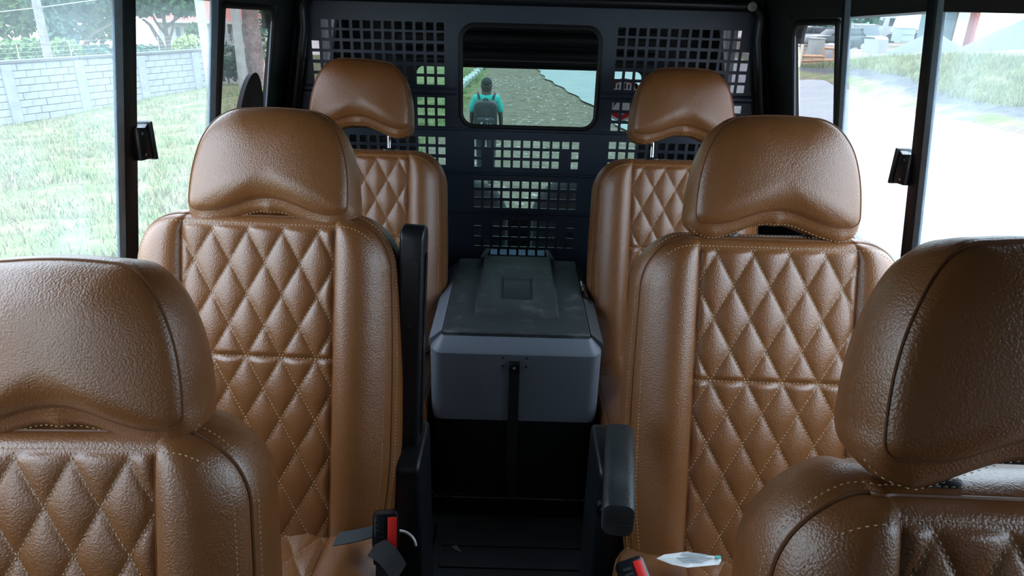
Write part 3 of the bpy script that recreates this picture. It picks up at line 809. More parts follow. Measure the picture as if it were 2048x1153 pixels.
loft([(rr2(LW, Ly0, Ly1, .006, 2), ztop - .004), (rr2(LW, Ly0, Ly1, .006, 2), zl - .003), (rr2(LW - .003, Ly0 + .003, Ly1 - .003, .005, 2), zl)]).build('lid', M_lid, cool, smooth=True, auto=25)
# raised plateau with a recessed plate
pw = LW * .62
y0, y1 = Ly0 + .10, Ly1 + .005
lp = MB(); ph = zl + .016
out = [(-pw, y0), (pw, y0), (pw, y1), (-pw, y1)]; inn = [(-pw + .012, y0 + .012), (pw - .012, y0 + .012), (pw - .012, y1 - .002), (-pw + .012, y1 - .002)]
rx, ry0, ry1 = .047, y0 + .075, y0 + .245
rec = [(-rx, ry0), (rx, ry0), (rx, ry1), (-rx, ry1)]; rec2 = [(-rx + .004, ry0 + .004), (rx - .004, ry0 + .004), (rx - .004, ry1 - .004), (-rx + .004, ry1 - .004)]
V = [(x, y, zl - .004) for x, y in out] + [(x, y, ph) for x, y in inn] + [(x, y, ph) for x, y in rec] + [(x, y, ph - .006) for x, y in rec2]
F = [(k * 4 + i, k * 4 + (i + 1) % 4, (k + 1) * 4 + (i + 1) % 4, (k + 1) * 4 + i) for k in range(3) for i in range(4)] + [(12, 13, 14, 15), (3, 2, 1, 0)]
lp.add(V, F); lp.build('lid_plateau', M_lid, cool, bevel=.002, seg=2)
lp = MB(); lp.box((0, (ry0 + ry1) / 2, ph - .005), (2 * rx - .014, ry1 - ry0 - .014, .003)); lp.build('inset_plate', mat('smooth_inset', (.02, .026, .031), .6), cool, bevel=.001)
# raised control console at the back edge with a glossy display; hole reflections painted as blue tiles
cy = Ly1 + .005
cb = MB(); kw = pw * 1.02
V = [(-kw, cy - .02, ph - .004), (kw, cy - .02, ph - .004), (kw * .86, cy + .03, ph + .008), (-kw * .86, cy + .03, ph + .008), (-kw, cy + .05, ph - .03), (kw, cy + .05, ph - .03), (kw, cy - .02, ph - .03), (-kw, cy - .02, ph - .03)]
cb.add(V, [(0, 1, 2, 3), (3, 2, 5, 4), (0, 3, 4, 7), (1, 6, 5, 2), (7, 6, 1, 0), (4, 5, 6, 7)]); cb.build('console', M_grey, cool, bevel=.003)
nrm_ = (Vector(V[1]) - Vector(V[0])).cross(Vector(V[3]) - Vector(V[0])).normalized()
cb = MB(); u_ = Vector((1, 0, 0)); v_ = (Vector((0, .05, .012))).normalized(); cc = Vector((0, cy + .005, ph + .002)) + nrm_ * .001
P4 = [cc + u_ * (sx_ * kw * .80) + v_ * (sv * .022) for sx_, sv in ((-1, -1), (1, -1), (.93, 1), (-.93, 1))]
cb.add([p for p in P4] + [p + nrm_ * .002 for p in P4], [(0, 1, 2, 3), (4, 5, 6, 7), (0, 4, 5, 1), (1, 5, 6, 2), (2, 6, 7, 3), (3, 7, 4, 0)]); cb.build('display', M_gloss, cool)
M_hole_reflect = mat('painted_hole_reflection', (.28, .52, .70), .25)  # partition holes mirrored in the display, painted in as pale blue
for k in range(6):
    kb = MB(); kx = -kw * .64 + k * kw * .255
    kb.box((0, 0, 0), (kw * .19, .030, .002), Matrix((u_, v_, nrm_)).transposed()); o = kb.build('key', M_hole_reflect, cool); o.location = cc + u_ * kx + nrm_ * .003  # each tile stands in for one bright hole's reflection
# side rails of the lid: grey slope on the left, black latch rail on the right
b = MB(); x0 = CW - .026
for sgn, mt, nm in ((-1, M_grey, 'side_slope'), (1, M_lid, 'latch_rail')):
    b = MB(); V = []
    for y in (.045, CYL - .05): V += [(sgn * (LW + .001), y, zl), (sgn * (LW + .001), y, zsh - .01), (sgn * (CW + .006), y, zsh - .01), (sgn * (CW + .006), y, zsh + .012)]
    b.add(V, [(0, 1, 2, 3), (7, 6, 5, 4), (0, 4, 5, 1), (1, 5, 6, 2), (2, 6, 7, 3), (3, 7, 4, 0)]); b.build(nm, mt, cool, bevel=.002)
b = MB(); b.box((0, 0, 0), (.016, .12, .012)); lt = b.build('lid_latch', M_gloss, cool, bevel=.004); lt.location = (LW + .006, .33, zl + .002); lt.rotation_euler = (0, math.radians(38), 0)
for k in range(3):
    b = MB(); b.box((0, 0, 0), (.002, .05, .002)); g_ = b.build('latch_groove', M_gloss, cool); g_.location = (LW + .014 + k * .005, .30, zl - .010 - k * .0065 + .004)
# tie strap down the front face
b = MB(); sxp = aty(1028, 760, CY0).x - CX
b.box((sxp, -.003, (zsh - .02 + cz0) / 2), (.027, .004, zsh - .02 - cz0)); tag(b.build('tie_strap', M_strap, loc=(CX, CY0, 0)), 'black tie down strap hanging on the front of the fridge box', 'strap')
st_ = bpy.data.objects['tie_strap']
b = MB(); b.box((sxp, -.007, zsh - .035), (.026, .008, .024)); b.build('strap_keeper', M_blackgloss, st_, bevel=.003)
b = MB(); b.lathe([(.0055, 0), (.0055, .003), (.003, .0045)], 14, Matrix.Translation((sxp, -.0065, zsh - .036)).to_3x3() @ Matrix.Rotation(PI / 2, 3, 'X')); o = b.build('screw', M_chrome, st_, smooth=True); o.location = (sxp, -.010, zsh - .038)
for ix in (-.030, .030):
    for iz in (-.012, -.036):
        b = MB(); b.lathe([(.0025, 0), (.0025, .002)], 8, Matrix.Rotation(PI / 2, 3, 'X')); o = b.build('rivet', M_blackgloss, cool); o.location = (sxp + ix, -.0005, zsh + iz)
# slide tray below the cooler with a bright bent lip
tb = empty('slide_tray', (CX, CY0, 0)); tag(tb, 'black slide tray with bright lip under the fridge box', 'tray')
b = MB(); b.box((0, CYL / 2, cz0 - .008), (2 * CW + .03, CYL, .014)); b.box((0, CYL / 2, .03), (2 * CW - .06, CYL, .06)); b.build('tray_body', M_coolblack, tb)
b = MB(); b.tube([(-CW - .02, .02, cz0 + .012), (-CW + .015, -.012, cz0 - .002), (CW - .02, -.012, cz0 - .002), (CW + .015, .02, cz0 + .014)], .0018, 6); b.build('tray_lip', M_chrome, tb)

# ------------------------------------------------------------------ paper scrap, litter, cover
pc_ = atz(1380, 1121, .475)
ol = [(1313, 1118), (1328, 1110), (1375, 1104), (1405, 1110), (1440, 1114), (1443, 1121), (1438, 1130), (1405, 1133), (1375, 1136), (1345, 1130)]
b = MB(); P = [atz(x, y, .485 + .004 * math.sin(i * 1.9)) for i, (x, y) in enumerate(ol)]; n = len(P)
cc2 = sum(P, Vector()) / n + Vector((0, 0, .006))
b.add(P + [cc2] + [p - Vector((0, 0, .0008)) for p in P] + [cc2 - Vector((0, 0, .0008))], [(i, (i + 1) % n, n) for i in range(n)] + [(n + 1 + (i + 1) % n, n + 1 + i, 2 * n + 1) for i in range(n)] + [(i, n + 1 + i, n + 1 + (i + 1) % n, (i + 1) % n) for i in range(n)])
paper = tag(b.build('paper_scrap', M_paper), 'crumpled white printed paper scrap lying on the middle right cushion', 'paper')
b = MB()
def on_paper(px, py): p = atz(px, py, .487); f_ = max(0, 1 - (p - cc2).length / .03); return p + Vector((0, 0, .0045 * f_ + .001))
for k in range(9):
    y_ = 1110 + k * 2.3; xa = 1352 + 3 * abs(k - 4); xb = 1425 - 4 * abs(k - 3)
    L1 = [on_paper(x, y_ + (x - 1380) * .05) for x in np.linspace(xa, xb, 6)]
    b.tube([p for p in L1], .0006, 4)
b.build('print_line', M_ink, paper)
b = MB(); b.box((0, 0, 0), (.008, .006, .001)); o = b.build('teal_mark', M_teal, paper); o.location = atz(1437, 1115, .490)
lf = MB(); p0 = atz(902, 1093, .016); lf.add([p0, p0 + Vector((.02, -.012, .004)), p0 + Vector((.03, -.022, .001)), p0 + Vector((.016, -.004, .008)), p0 + Vector((.012, -.012, .0))], [(0, 1, 3), (1, 2, 3), (0, 4, 1), (4, 2, 1)])
tag(lf.build('fallen_leaf', mat('dry_leaf', (.10, .10, .10), .6)), 'small grey dry leaf on the dark aisle floor', 'leaf')
# black rounded cover on the smoked left pane
oc = MB(); ya_, yc_ = wallhit(470, 212, -1).y, wallhit(518, 212, -1).y; zo_ = wallhit(497, 146, -1).z; ra, rb = (yc_ - ya_) / 2, .15; ctr = Vector((0, (ya_ + yc_) / 2, zo_ - rb))
M3 = Matrix(((0, 0, 1), (1, 0, 0), (0, 1, 0)))
V = []; nseg = 40
for (f_, h) in ((1.0, 0), (1.0, .012), (.85, .020), (.4, .024)):
    for k in range(nseg):
        a = 2 * PI * k / nseg; yy, zz = ra * f_ * math.cos(a), rb * f_ * math.sin(a)
        q = wall_pt(-1, ctr.y + yy, ctr.z + zz, .0 + h); V.append(q)
oc.add(V, [(k * nseg + i, k * nseg + (i + 1) % nseg, (k + 1) * nseg + (i + 1) % nseg, (k + 1) * nseg + i) for k in range(3) for i in range(nseg)] + [tuple(range(nseg)), tuple(3 * nseg + i for i in range(nseg))])
tag(oc.build('oval_cover', M_rubber, smooth=True, auto=50), 'black oval cover fixed on the smoked left rear pane', 'cover')
#OUTDOOR
# ------------------------------------------------------------------ outdoors: terrain
CP = [(0, 0, -.7), (3, 0, -.7), (-3, 0, -.7), (0, 4, -.75), (-4, 5.4, -.78), (4, 5.5, -.78), (9.6, 5, -.8), (-8, 10.4, -1.15), (0, 8, -1.2), (0, 11.5, -1.55), (3, 12, -1.45), (0, 20, -1.85), (0, 30, -2.05), (0, 45, -2.2), (0, 80, -2.3),
      (-14.2, 20, -2.45), (-12.6, 23, -2.2), (-11.1, 26, -1.95), (-9, 18, -1.75), (-6, 24, -1.8), (-18, 12, -2.4), (-22, 0, -2), (-12, 2, -1.2), (-25, 40, -5.0), (-10, 60, -4.6), (-18, 32, -3.6), (-12, 34, -3.4), (-14, 50, -4.8), (-30, 25, -3.6), (-50, 30, -5), (-50, 80, -7), (-15, 90, -7), (-30, 90, -8), (60, 80, -2.2), (60, 0, 0)]
def A_(p): return tuple(p)
for (x_, y_, z_) in ((2048, 275, -1.0), (1860, 245, -1.2), (1705, 190, -1.42), (1595, 165, -1.7)): CP.append(A_(atz(x_, y_, z_)))
for (x_, y_, X_) in ((2048, 214, 11.3), (1860, 200, 11.5), (1720, 160, 12.0), (1620, 146, 12.4)): CP.append(A_(atx(x_, y_, X_)))     # toe of the bank
for (x_, y_, X_) in ((2048, 122, 14.2), (1950, 116, 14.1), (1860, 116, 14.0), (1770, 117, 14.0), (1705, 124, 14.0), (1640, 133, 14.0)): CP.append(A_(atx(x_, y_, X_)))   # crest
for (x_, y_, Y_) in ((1650, 98, 54), (1720, 98, 54), (1760, 95, 60), (1700, 100, 44), (1900, 98, 50), (1620, 110, 44), (2048, 95, 45)): CP.append(A_(aty(x_, y_, Y_)))
CPA = np.array(CP); Kd = np.linalg.norm(CPA[:, None, :2] - CPA[None, :, :2], axis=2)
n_ = len(CPA); Am = np.zeros((n_ + 1, n_ + 1)); Am[:n_, :n_] = Kd - 0 * np.eye(n_); Am[:n_, n_] = 1; Am[n_, :n_] = 1
CW_ = np.linalg.solve(Am, np.r_[CPA[:, 2], 0])
def HT(x, y):
    x = np.atleast_1d(np.asarray(x, float)); y = np.atleast_1d(np.asarray(y, float)); out = np.zeros(x.shape)
    for k in range(n_): out += CW_[k] * np.hypot(x - CPA[k, 0], y - CPA[k, 1])
    return out + CW_[n_]
def H1(x, y): return float(HT([x], [y])[0])
def march(px, py, dz=0):
    """where the view ray meets the terrain"""
    d = ray(px, py); prev = None
    for y in np.arange(2, 110, .1):
        p = CAM + d * (y / d.y)
        if p.z <= H1(p.x, p.y) + dz: return p
    return CAM + d * (90 / d.y)
gx = np.r_[np.arange(-60, -22, 2.), np.arange(-22, 22, .35), np.arange(22, 70, 2.)]; gy = np.r_[np.arange(-14, 0, 1.), np.arange(0, 42, .35), np.arange(42, 110, 2.)]
GX, GY = np.meshgrid(gx, gy, indexing='ij'); GZ = HT(GX.ravel(), GY.ravel())
bump = .035 * np.sin(GX.ravel() * 2.1 + 1.3 * np.sin(GY.ravel() * 1.1)) * np.sin(GY.ravel() * 1.7) + np.random.normal(0, .012, GZ.shape)
left_edge = np.interp(GY.ravel(), [0, 5, 12, 20, 31, 60], [-2.0, -2.0, -1.9, -1.55, -1.6, -2.0])
redge = np.array([A_(atz(2048, 275, -1.0)), A_(atz(1860, 245, -1.2)), A_(atz(1705, 190, -1.42)), A_(atz(1595, 165, -1.7))])
def road_r(y): return np.interp(y, np.r_[-14, redge[:, 1], 60], np.r_[redge[0, 0] - .6, redge[:, 0], redge[-1, 0] + 2.2])
def road_l(y): return np.interp(y, [-14, 4, 12, 22, 32, 60], [3.2, 3.1, 2.9, 2.45, 1.25, 0])
X_, Y_ = GX.ravel(), GY.ravel()
grass = ((X_ < left_edge) | (X_ > road_r(Y_) + 1.25)) * 1.0
grass[(X_ > road_r(Y_) + .25) & (X_ < road_r(Y_) + 1.0)] = .75
grass[(X_ > 14.4 + .0 * Y_) & (X_ < 60)] = 0
conc = ((X_ > road_r(Y_) + .95) & (X_ < road_r(Y_) + 1.7)) * 1.0
GZ2 = GZ + bump * (.4 + .9 * grass)
nx, ny = len(gx), len(gy)
me = bpy.data.meshes.new('ground')
idx = np.arange(nx * ny).reshape(nx, ny)
Fq = np.stack([idx[:-1, :-1], idx[1:, :-1], idx[1:, 1:], idx[:-1, 1:]], -1).reshape(-1, 4)
me.from_pydata(np.stack([X_, Y_, GZ2], 1).tolist(), [], Fq.tolist())
ca = me.color_attributes.new('zone', 'FLOAT_COLOR', 'POINT'); ca.data.foreach_set('color', np.stack([grass, conc, 0 * grass, 1 + 0 * grass], 1).ravel())
me.polygons.foreach_set('use_smooth', [True] * len(me.polygons))
def ground_mat():
    M = bpy.data.materials.new('ground'); M.use_nodes = True; nt = M.node_tree; bs = nt.nodes['Principled BSDF']; bs.inputs['Roughness'].default_value = .95; bs.inputs['Specular IOR Level'].default_value = .1
    at = nt.nodes.new('ShaderNodeVertexColor'); at.layer_name = 'zone'; sp_ = nt.nodes.new('ShaderNodeSeparateColor'); nt.links.new(at.outputs[0], sp_.inputs[0])
    tc = nt.nodes.new('ShaderNodeTexCoord')
    def ns(scale, det=6):
        n = nt.nodes.new('ShaderNodeTexNoise'); n.inputs['Scale'].default_value = scale; n.inputs['Detail'].default_value = det; n.inputs['Roughness'].default_value = .7; nt.links.new(tc.outputs['Object'], n.inputs[0]); return n
    def ramp(src, stops):
        r = nt.nodes.new('ShaderNodeValToRGB'); e = r.color_ramp.elements
        while len(e) < len(stops): e.new(.5)
        for q, (p, c) in zip(e, stops): q.position = p; q.color = (*c, 1)
        nt.links.new(src, r.inputs[0]); return r
    def mix(f, a, b_):
        x = nt.nodes.new('ShaderNodeMix'); x.data_type = 'RGBA'
        nt.links.new(f, x.inputs[0]); nt.links.new(a, x.inputs[6]); nt.links.new(b_, x.inputs[7]); return x.outputs[2]
    dirt = ramp(ns(2.2, 9).outputs[0], [(.30, (.08, .060, .043)), (.48, (.135, .105, .078)), (.62, (.165, .132, .10)), (.78, (.20, .172, .14))])
    st = ramp(ns(26, 3).outputs[0], [(.52, (.19, .16, .125)), (.66, (.30, .275, .245))])
    sel = ramp(ns(7, 4).outputs[0], [(.52, (0, 0, 0)), (.60, (.8, .8, .8))])
    d2 = mix(sel.outputs[0], dirt.outputs[0], st.outputs[0])
    gr = ramp(ns(1.3, 8).outputs[0], [(.30, (.065, .105, .032)), (.45, (.115, .145, .055)), (.58, (.18, .165, .085)), (.72, (.235, .185, .12))])
    edge = ns(3.5, 5); ad = nt.nodes.new('ShaderNodeMath'); ad.operation = 'MULTIPLY_ADD'; nt.links.new(edge.outputs[0], ad.inputs[0]); ad.inputs[1].default_value = .9; nt.links.new(sp_.outputs[0], ad.inputs[2])
    e2 = ramp(ad.outputs[0], [(.85, (0, 0, 0)), (1.0, (1, 1, 1))])
    c1 = mix(e2.outputs[0], d2, gr.outputs[0])
    cc = ramp(ns(4, 6).outputs[0], [(.35, (.05, .055, .058)), (.65, (.095, .097, .095))])
    c2 = mix(sp_.outputs[1], c1, cc.outputs[0])
    nt.links.new(c2, bs.inputs['Base Color'])
    bp = nt.nodes.new('ShaderNodeBump'); bp.inputs['Strength'].default_value = .7; bp.inputs['Distance'].default_value = .06; nt.links.new(ns(14, 6).outputs[0], bp.inputs['Height']); nt.links.new(bp.outputs[0], bs.inputs['Normal'])
    return M
me.materials.append(ground_mat()); g_o = bpy.data.objects.new('ground', me); COL.objects.link(g_o); g_o['kind'] = 'structure'
M_asph = mat('worn_asphalt', (.20, .21, .22), .85, bump=[('noise', 60, .3, .01)], var=(1.2, (.24, .25, .25), .35, .7))
ys = np.arange(-14, 60, .5); V = []
for y in ys:
    for t in np.linspace(0, 1, 12):
        x = road_l(y) * (1 - t) + road_r(y) * t + .06 * math.sin(y * 2.3 + t * 9) * (t in (0, 1)); V.append((x, y, H1(x, y) + .05))
b = MB(); b.add(V, [(i * 12 + j, i * 12 + j + 1, (i + 1) * 12 + j + 1, (i + 1) * 12 + j) for i in range(len(ys) - 1) for j in range(11)]); struct(b.build('road', M_asph, smooth=True, auto=0))

# grass blades, too many to count
def blades(name, n, xr, yr, keep, hgt, cols, label):
    V = []; F = []; MI = []; k = 0; tries = 0
    while k < n and tries < n * 30:
        tries += 1
        x = random.uniform(*xr); y = random.uniform(*yr)
        if not keep(x, y): continue
        if random.random() > min(1, 9 / math.hypot(x, y)): continue
        V.append((x, y)); k += 1
    A = np.array(V); Z = HT(A[:, 0], A[:, 1]); V = []
    for (x, y), z in zip(A, Z):
        mi = random.choices(range(len(cols)), [4, 4, 4])[0]; hh = hgt * random.uniform(.5, 1.4)
        for _ in range(6):
            a = random.uniform(0, 2 * PI); r = random.uniform(.0, .13); bx, by = x + r * math.cos(a), y + r * math.sin(a); lean = random.uniform(.1, .9) * hh; a2 = random.uniform(0, 2 * PI); wd = random.uniform(.004, .011)
            o = len(V); ca_, sa_ = math.cos(a2), math.sin(a2)
            V += [(bx - sa_ * wd, by + ca_ * wd, z - .02), (bx + sa_ * wd, by - ca_ * wd, z - .02), (bx + ca_ * lean, by + sa_ * lean, z + hh * random.uniform(.6, 1.0))]; F.append((o, o + 1, o + 2)); MI.append(mi)
    me = bpy.data.meshes.new(name); me.from_pydata(V, [], F)
    for c in cols: me.materials.append(c)
    me.polygons.foreach_set('material_index', MI)
    o = bpy.data.objects.new(name, me); COL.objects.link(o); return tag(o, label, 'grass', kind='stuff')
def leafmat(name, c, c2=None):
    M = mat(name, c, .7, spec=.2, var=(3, c2, .35, .65) if c2 else None); return M
GA, GB, GC = leafmat('green_blade', (.105, .15, .055)), leafmat('pale_green_blade', (.175, .185, .09)), leafmat('straw_blade', (.25, .205, .13))
wall_a, wall_b = Vector((-14.2, 20, 0)), Vector((-11.1, 26, 0)); wdir = (wall_b - wall_a).normalized(); wn_ = Vector((wdir.y, -wdir.x, 0))
def front_of_wall(x, y): return (Vector((x, y, 0)) - wall_a).dot(wn_) > .3
blades('bank_grass', 16000, (-17, -2.3), (2, 30), lambda x, y: front_of_wall(x, y) and x < -2.3 - .1 * max(0, y - 20), .12, [GA, GB, GC], 'long green and straw coloured grass on the bank left of the car')
blades('verge_grass', 7000, (10.6, 14.6), (11, 42), lambda x, y: x > float(road_r(y)) + 1.5 and x < 14.6, .22, [GA, GB, GB], 'green grass on the bank across the road on the right')
blades('track_grass', 1500, (-3.2, -1.5), (10, 40), lambda x, y: x < float(np.interp(y, [0, 12, 20, 31, 60], [-2.0, -1.9, -1.55, -1.6, -2.0])), .10, [GA, GA, GB], 'low green grass strip beside the dirt track behind the car')

# block wall --------------------------------------------------------------
M_block = mat('pale_grey_stone', (.195, .205, .215), .9, bump=[('noise', 14, .6, .02)], var=(2.5, (.26, .27, .28), .35, .65))
M_mortar = mat('mortar', (.10, .10, .098), .95)
WTOP = -.78
bw = empty('boundary_wall', wall_a); tag(bw, 'pale grey block wall with coping along the grassy bank', 'wall')
ang = math.atan2(wdir.y, wdir.x)
bw.rotation_euler = (0, 0, ang)
mb = MB(); mb.box((0, 0, 0), (.406, .20, .184)); blk = mb.build('block', M_block, bw, bevel=.012, seg=1)
mb = MB(); mb.box((.6, .02, -.95), (13.0, .17, 2.0)); core = mb.build('mortar_core', M_mortar, bw); core.location = (0, 0, WTOP)
first = True
for r in range(8):
    for k in range(-10, 20):
        x = k * .41 + (.2 if r % 2 else 0) + .1
        if x > 6.9: continue
        o = blk if first else blk.copy()
        if not first: COL.objects.link(o)
        first = False
        o.location = (x + random.uniform(-.008, .008), random.uniform(-.012, .012), WTOP - .11 - r * .20); o.rotation_euler = (0, 0, random.uniform(-.015, .015))
mb = MB(); mb.box((0, 0, 0), (1.18, .30, .08)); cs_ = mb.build('coping_stone', M_mortar, bw, bevel=.01, seg=1)
for k in range(-4, 7):
    o = cs_ if k == -4 else cs_.copy()
    if k != -4: COL.objects.link(o)
    o.location = (k * 1.2 + .3, 0, WTOP + .035)
for k in (-2.6, .0, 2.05, 4.1, 6.2):
    mb = MB(); mb.box((k, -.09, WTOP - .9), (.28, .12, 1.75)); mb.build('pier', M_block, bw, bevel=.01, seg=1)
# wire fence on posts above the wall
wf = empty('wire_fence', wall_a); wf.rotation_euler = (0, 0, ang); tag(wf, 'thin wire fence on slim posts above the block wall', 'fence')
M_wire = mat('galvanised_wire', (.45, .48, .48), .5, .3)
for k in range(-2, 6):
    mb = MB(); mb.tube([(k * 1.5 + .6, .22, WTOP - .2), (k * 1.5 + .6, .22, WTOP + .5)], .011, 6); mb.build('fence_post', M_wire, wf)
for z in (.12, .24, .36, .48):
    mb = MB(); mb.tube([(-3, .22, WTOP + z), (8.5, .22, WTOP + z)], .0025, 4); mb.build('wire', M_wire, wf)

# vegetation ---------------------------------------------------------------
LD, LM, LP, LT = leafmat('dark_leaf', (.035, .085, .045), (.06, .12, .05)), leafmat('mid_leaf', (.09, .17, .055), (.14, .22, .07)), leafmat('pale_leaf', (.22, .32, .09), (.30, .38, .12)), leafmat('blue_green_leaf', (.05, .12, .09), (.08, .16, .11))
M_bark = mat('grey_brown_bark', (.13, .10, .08), .95, bump=[('noise', 9, .8, .05)])
M_bark2 = mat('reddish_bark', (.15, .10, .085), .95, bump=[('noise', 7, 1, .08)], var=(3, (.24, .18, .16), .4, .65))
def foliage(parent, blobs, n, size, material, name='foliage', seed=1):
    rs = np.random.RandomState(seed); V = []; F = []
    vol = np.array([b_[1] * b_[2] * b_[3] for b_ in blobs]) ** .7; vol /= vol.sum()
    ks = rs.choice(len(blobs), n, p=vol)
    for k in ks:
        c, rx, ry, rz = blobs[k]; d = rs.normal(size=3); d /= np.linalg.norm(d); r = rs.uniform(.25, 1) ** .5
        p = np.array(c) + d * r * np.array((rx, ry, rz)); s_ = size * rs.uniform(.6, 1.4)
        a = rs.normal(size=3); a /= np.linalg.norm(a); b2 = np.cross(a, rs.normal(size=3)); b2 /= np.linalg.norm(b2); o = len(V)
        V += [tuple(p - a * s_), tuple(p + b2 * s_ * .55), tuple(p + a * s_), tuple(p - b2 * s_ * .55)]; F.append((o, o + 1, o + 2, o + 3))
    me = bpy.data.meshes.new(name); me.from_pydata(V, [], F); me.materials.append(material)
    o = bpy.data.objects.new(name, me); COL.objects.link(o); o.parent = parent; o['kind'] = 'stuff'; return o
def tree(name, base, trunk, blobs, n, size, leaf, label, cat='tree', bark=None, seed=1):
    e = empty(name, base)
    for i, (pts, rr) in enumerate(trunk):
        mb = MB(); mb.tube(pts, rr, 8); mb.build('trunk' if i == 0 else 'branch', bark or M_bark, e, smooth=True)
    if blobs: foliage(e, blobs, n, size, leaf, seed=seed)
    return tag(e, label, cat, 'trees and shrubs along the left boundary' if base[0] < 0 else None)
def loc(px, py, y): return aty(px, py, y)
# big dark trees behind the wall; crowns defined relative to the base
def crown(base, items): return [(((aty(px, py, y) - base)), rx, ry, rz) for (px, py, y, rx, ry, rz) in items]
bs = Vector((aty(40, 60, 31).x, 31, H1(aty(40, 60, 31).x, 31)))
tree('leafy_tree', bs, [([(0, 0, 0), (.1, 0, 2), (.3, 0, 4.5)], [.25, .2, .1]), ([(.1, 0, 2), (-1, 0, 3.2), (-2, .2, 4.2)], [.12, .09, .04])], crown(bs, [(20, 10, 31, 1.6, 1.5, .8), (60, -30, 31, 2.6, 1.8, 1.3), (25, 48, 31, 1.1, 1.2, .5), (-60, 10, 31, 1.8, 1.6, 1.2)]), 3600, .16, LM, 'leafy mid green tree at the far left above the wall', seed=2)
bs = Vector((aty(130, 60, 28).x, 28, H1(aty(130, 60, 28).x, 28)))
tree('dark_tree', bs, [([(0, 0, 0), (0, 0, 1.6), (.1, 0, 3.6)], [.2, .16, .08]), ([(0, 0, 1.6), (1, .1, 2.6), (2.0, .2, 3.1)], [.09, .06, .03])], crown(bs, [(128, 25, 28, .85, 1., .8), (118, 62, 28, .55, .7, .5), (140, 80, 28, .35, .5, .35), (130, -30, 28, 2.4, 1.6, .8)]), 2600, .15, LT, 'dark blue green tree behind the wooden pole', seed=3)
bs = Vector((aty(200, 60, 33).x, 33, H1(aty(200, 60, 33).x, 33)))
tree('spreading_tree', bs, [([(0, 0, 0), (-.1, 0, 2), (.2, 0, 4.2)], [.16, .12, .07]), ([(-.1, 0, 2), (-.8, 0, 2.7), (-1.6, 0, 3.0)], [.08, .05, .03])], crown(bs, [(185, 15, 33, 1.9, 1.4, .45), (205, 58, 33, .8, .8, .5), (180, 70, 33, .4, .6, .3), (220, -20, 33, 2.5, 1.6, .8), (225, 35, 33, .8, .8, .5)]), 2600, .15, LM, 'spreading mid green tree left of the window rail', seed=4)
bs = Vector((aty(338, 90, 30).x, 30, H1(aty(338, 90, 30).x, 30))); zt0 = aty(338, 104, 30).z - bs.z
def rel(px, py, y=30): return aty(px, py, y) - bs
tree('branching_tree', bs, [([(0, 0, 0), rel(330, 104), rel(318, 80), rel(300, 50), rel(285, 38)], [.16, .13, .10, .07, .04]), ([(.1, 0, .2), rel(340, 104), rel(333, 70), rel(328, 40), rel(325, 10)], [.14, .11, .09, .07, .05]), ([rel(333, 70), rel(312, 45), rel(303, 25)], [.07, .05, .03]), ([rel(330, 56), rel(350, 40), rel(375, 22)], [.06, .05, .03]), ([rel(336, 90), rel(345, 60), rel(350, 30)], [.07, .05, .03])],
     crown(bs, [(300, 5, 30, 1.0, 1.2, .55), (340, 0, 30, 1.2, 1.2, .6), (372, 18, 30, .5, .7, .3), (275, 20, 30, .5, .7, .35), (330, -40, 30, 2.2, 1.6, .8)]), 3000, .13, LD, 'many branched dark tree standing beyond the block wall', seed=5)
def shrub(px, py, y, rx, rz, leaf, label, n=500, seed=9, name='shrub'):
    p = aty(px, py, y); zb = H1(p.x, p.y); e = Vector((p.x, p.y, zb))
    return tree(name, e, [([(0, 0, 0), (0, 0, max(.3, p.z - zb))], [.04, .02])], [((0, 0, p.z - zb), rx, rx * .8, rz), ((rx * .5, 0, p.z - zb - rz * .4), rx * .7, rx * .6, rz * .8), ((-rx * .6, 0, p.z - zb - rz * .5), rx * .7, rx * .6, rz * .8)], n, .10, leaf, label, 'shrub', seed=seed)
shrub(20, 102, 24.5, .65, .38, LM, 'green shrub at the far left over the wall coping', 700, 11)
shrub(62, 100, 24.5, .6, .40, LM, 'green shrub just left of the wooden pole', 700, 12)
shrub(128, 100, 24.5, .55, .36, LM, 'green shrub just right of the wooden pole', 700, 13)
shrub(200, 104, 27, .8, .28, LT, 'low blue green hedge shrub by the window rail', 600, 14)
shrub(288, 98, 28.5, .8, .14, LT, 'low hedge shrub left of the branching tree', 400, 15)
shrub(378, 86, 29, .55, .30, LP, 'bright yellow green shrub right of the branching tree', 500, 16)
shrub(390, 60, 30.5, .35, .35, LM, 'slender green shrub before the white house', 300, 17)
shrub(452, 120, 26.8, .62, .62, LD, 'dark shrub seen through the smoked left pane', 900, 18)
shrub(528, 95, 30, .7, 1.5, LD, 'dark tall shrub right of the thick trunk', 900, 19)
shrub(445, 8, 54, 2.4, .9, LD, 'dark treetop rising above the red roof', 700, 20, 'far_tree')
# poles
M_pole = mat('weathered_pole_wood', (.17, .155, .155), .9, bump=[('noise', 12, .5, .02)], var=(6, (.25, .235, .23), .4, .65))
M_conc = mat('pale_concrete', (.28, .295, .28), .9, var=(3, (.35, .36, .335), .4, .6))
def pole(name, px, py, y, r0, r1, h, material, label, zb=None):
    p = aty(px, py, y); zb = H1(p.x, p.y) - .2 if zb is None else zb
    mb = MB(); mb.tube([(0, 0, 0), (0, 0, h * .5), (0, 0, h)], [r0, (r0 + r1) / 2, r1], 14)
    return tag(mb.build(name, material, smooth=True, loc=(p.x, p.y, zb)), label, 'pole')
pole('wooden_pole', 96, 112, 21.8, .13, .10, 6.5, M_pole, 'weathered wooden utility pole behind the wall at left')
pole('concrete_pole', 409, 80, 24, .125, .17, 6.5, M_conc, 'pale concrete pole beside the left window mullion')
pole('concrete_pole', 483, 130, 25, .165, .13, 6.5, M_conc, 'pale concrete pole in the smoked left pane')
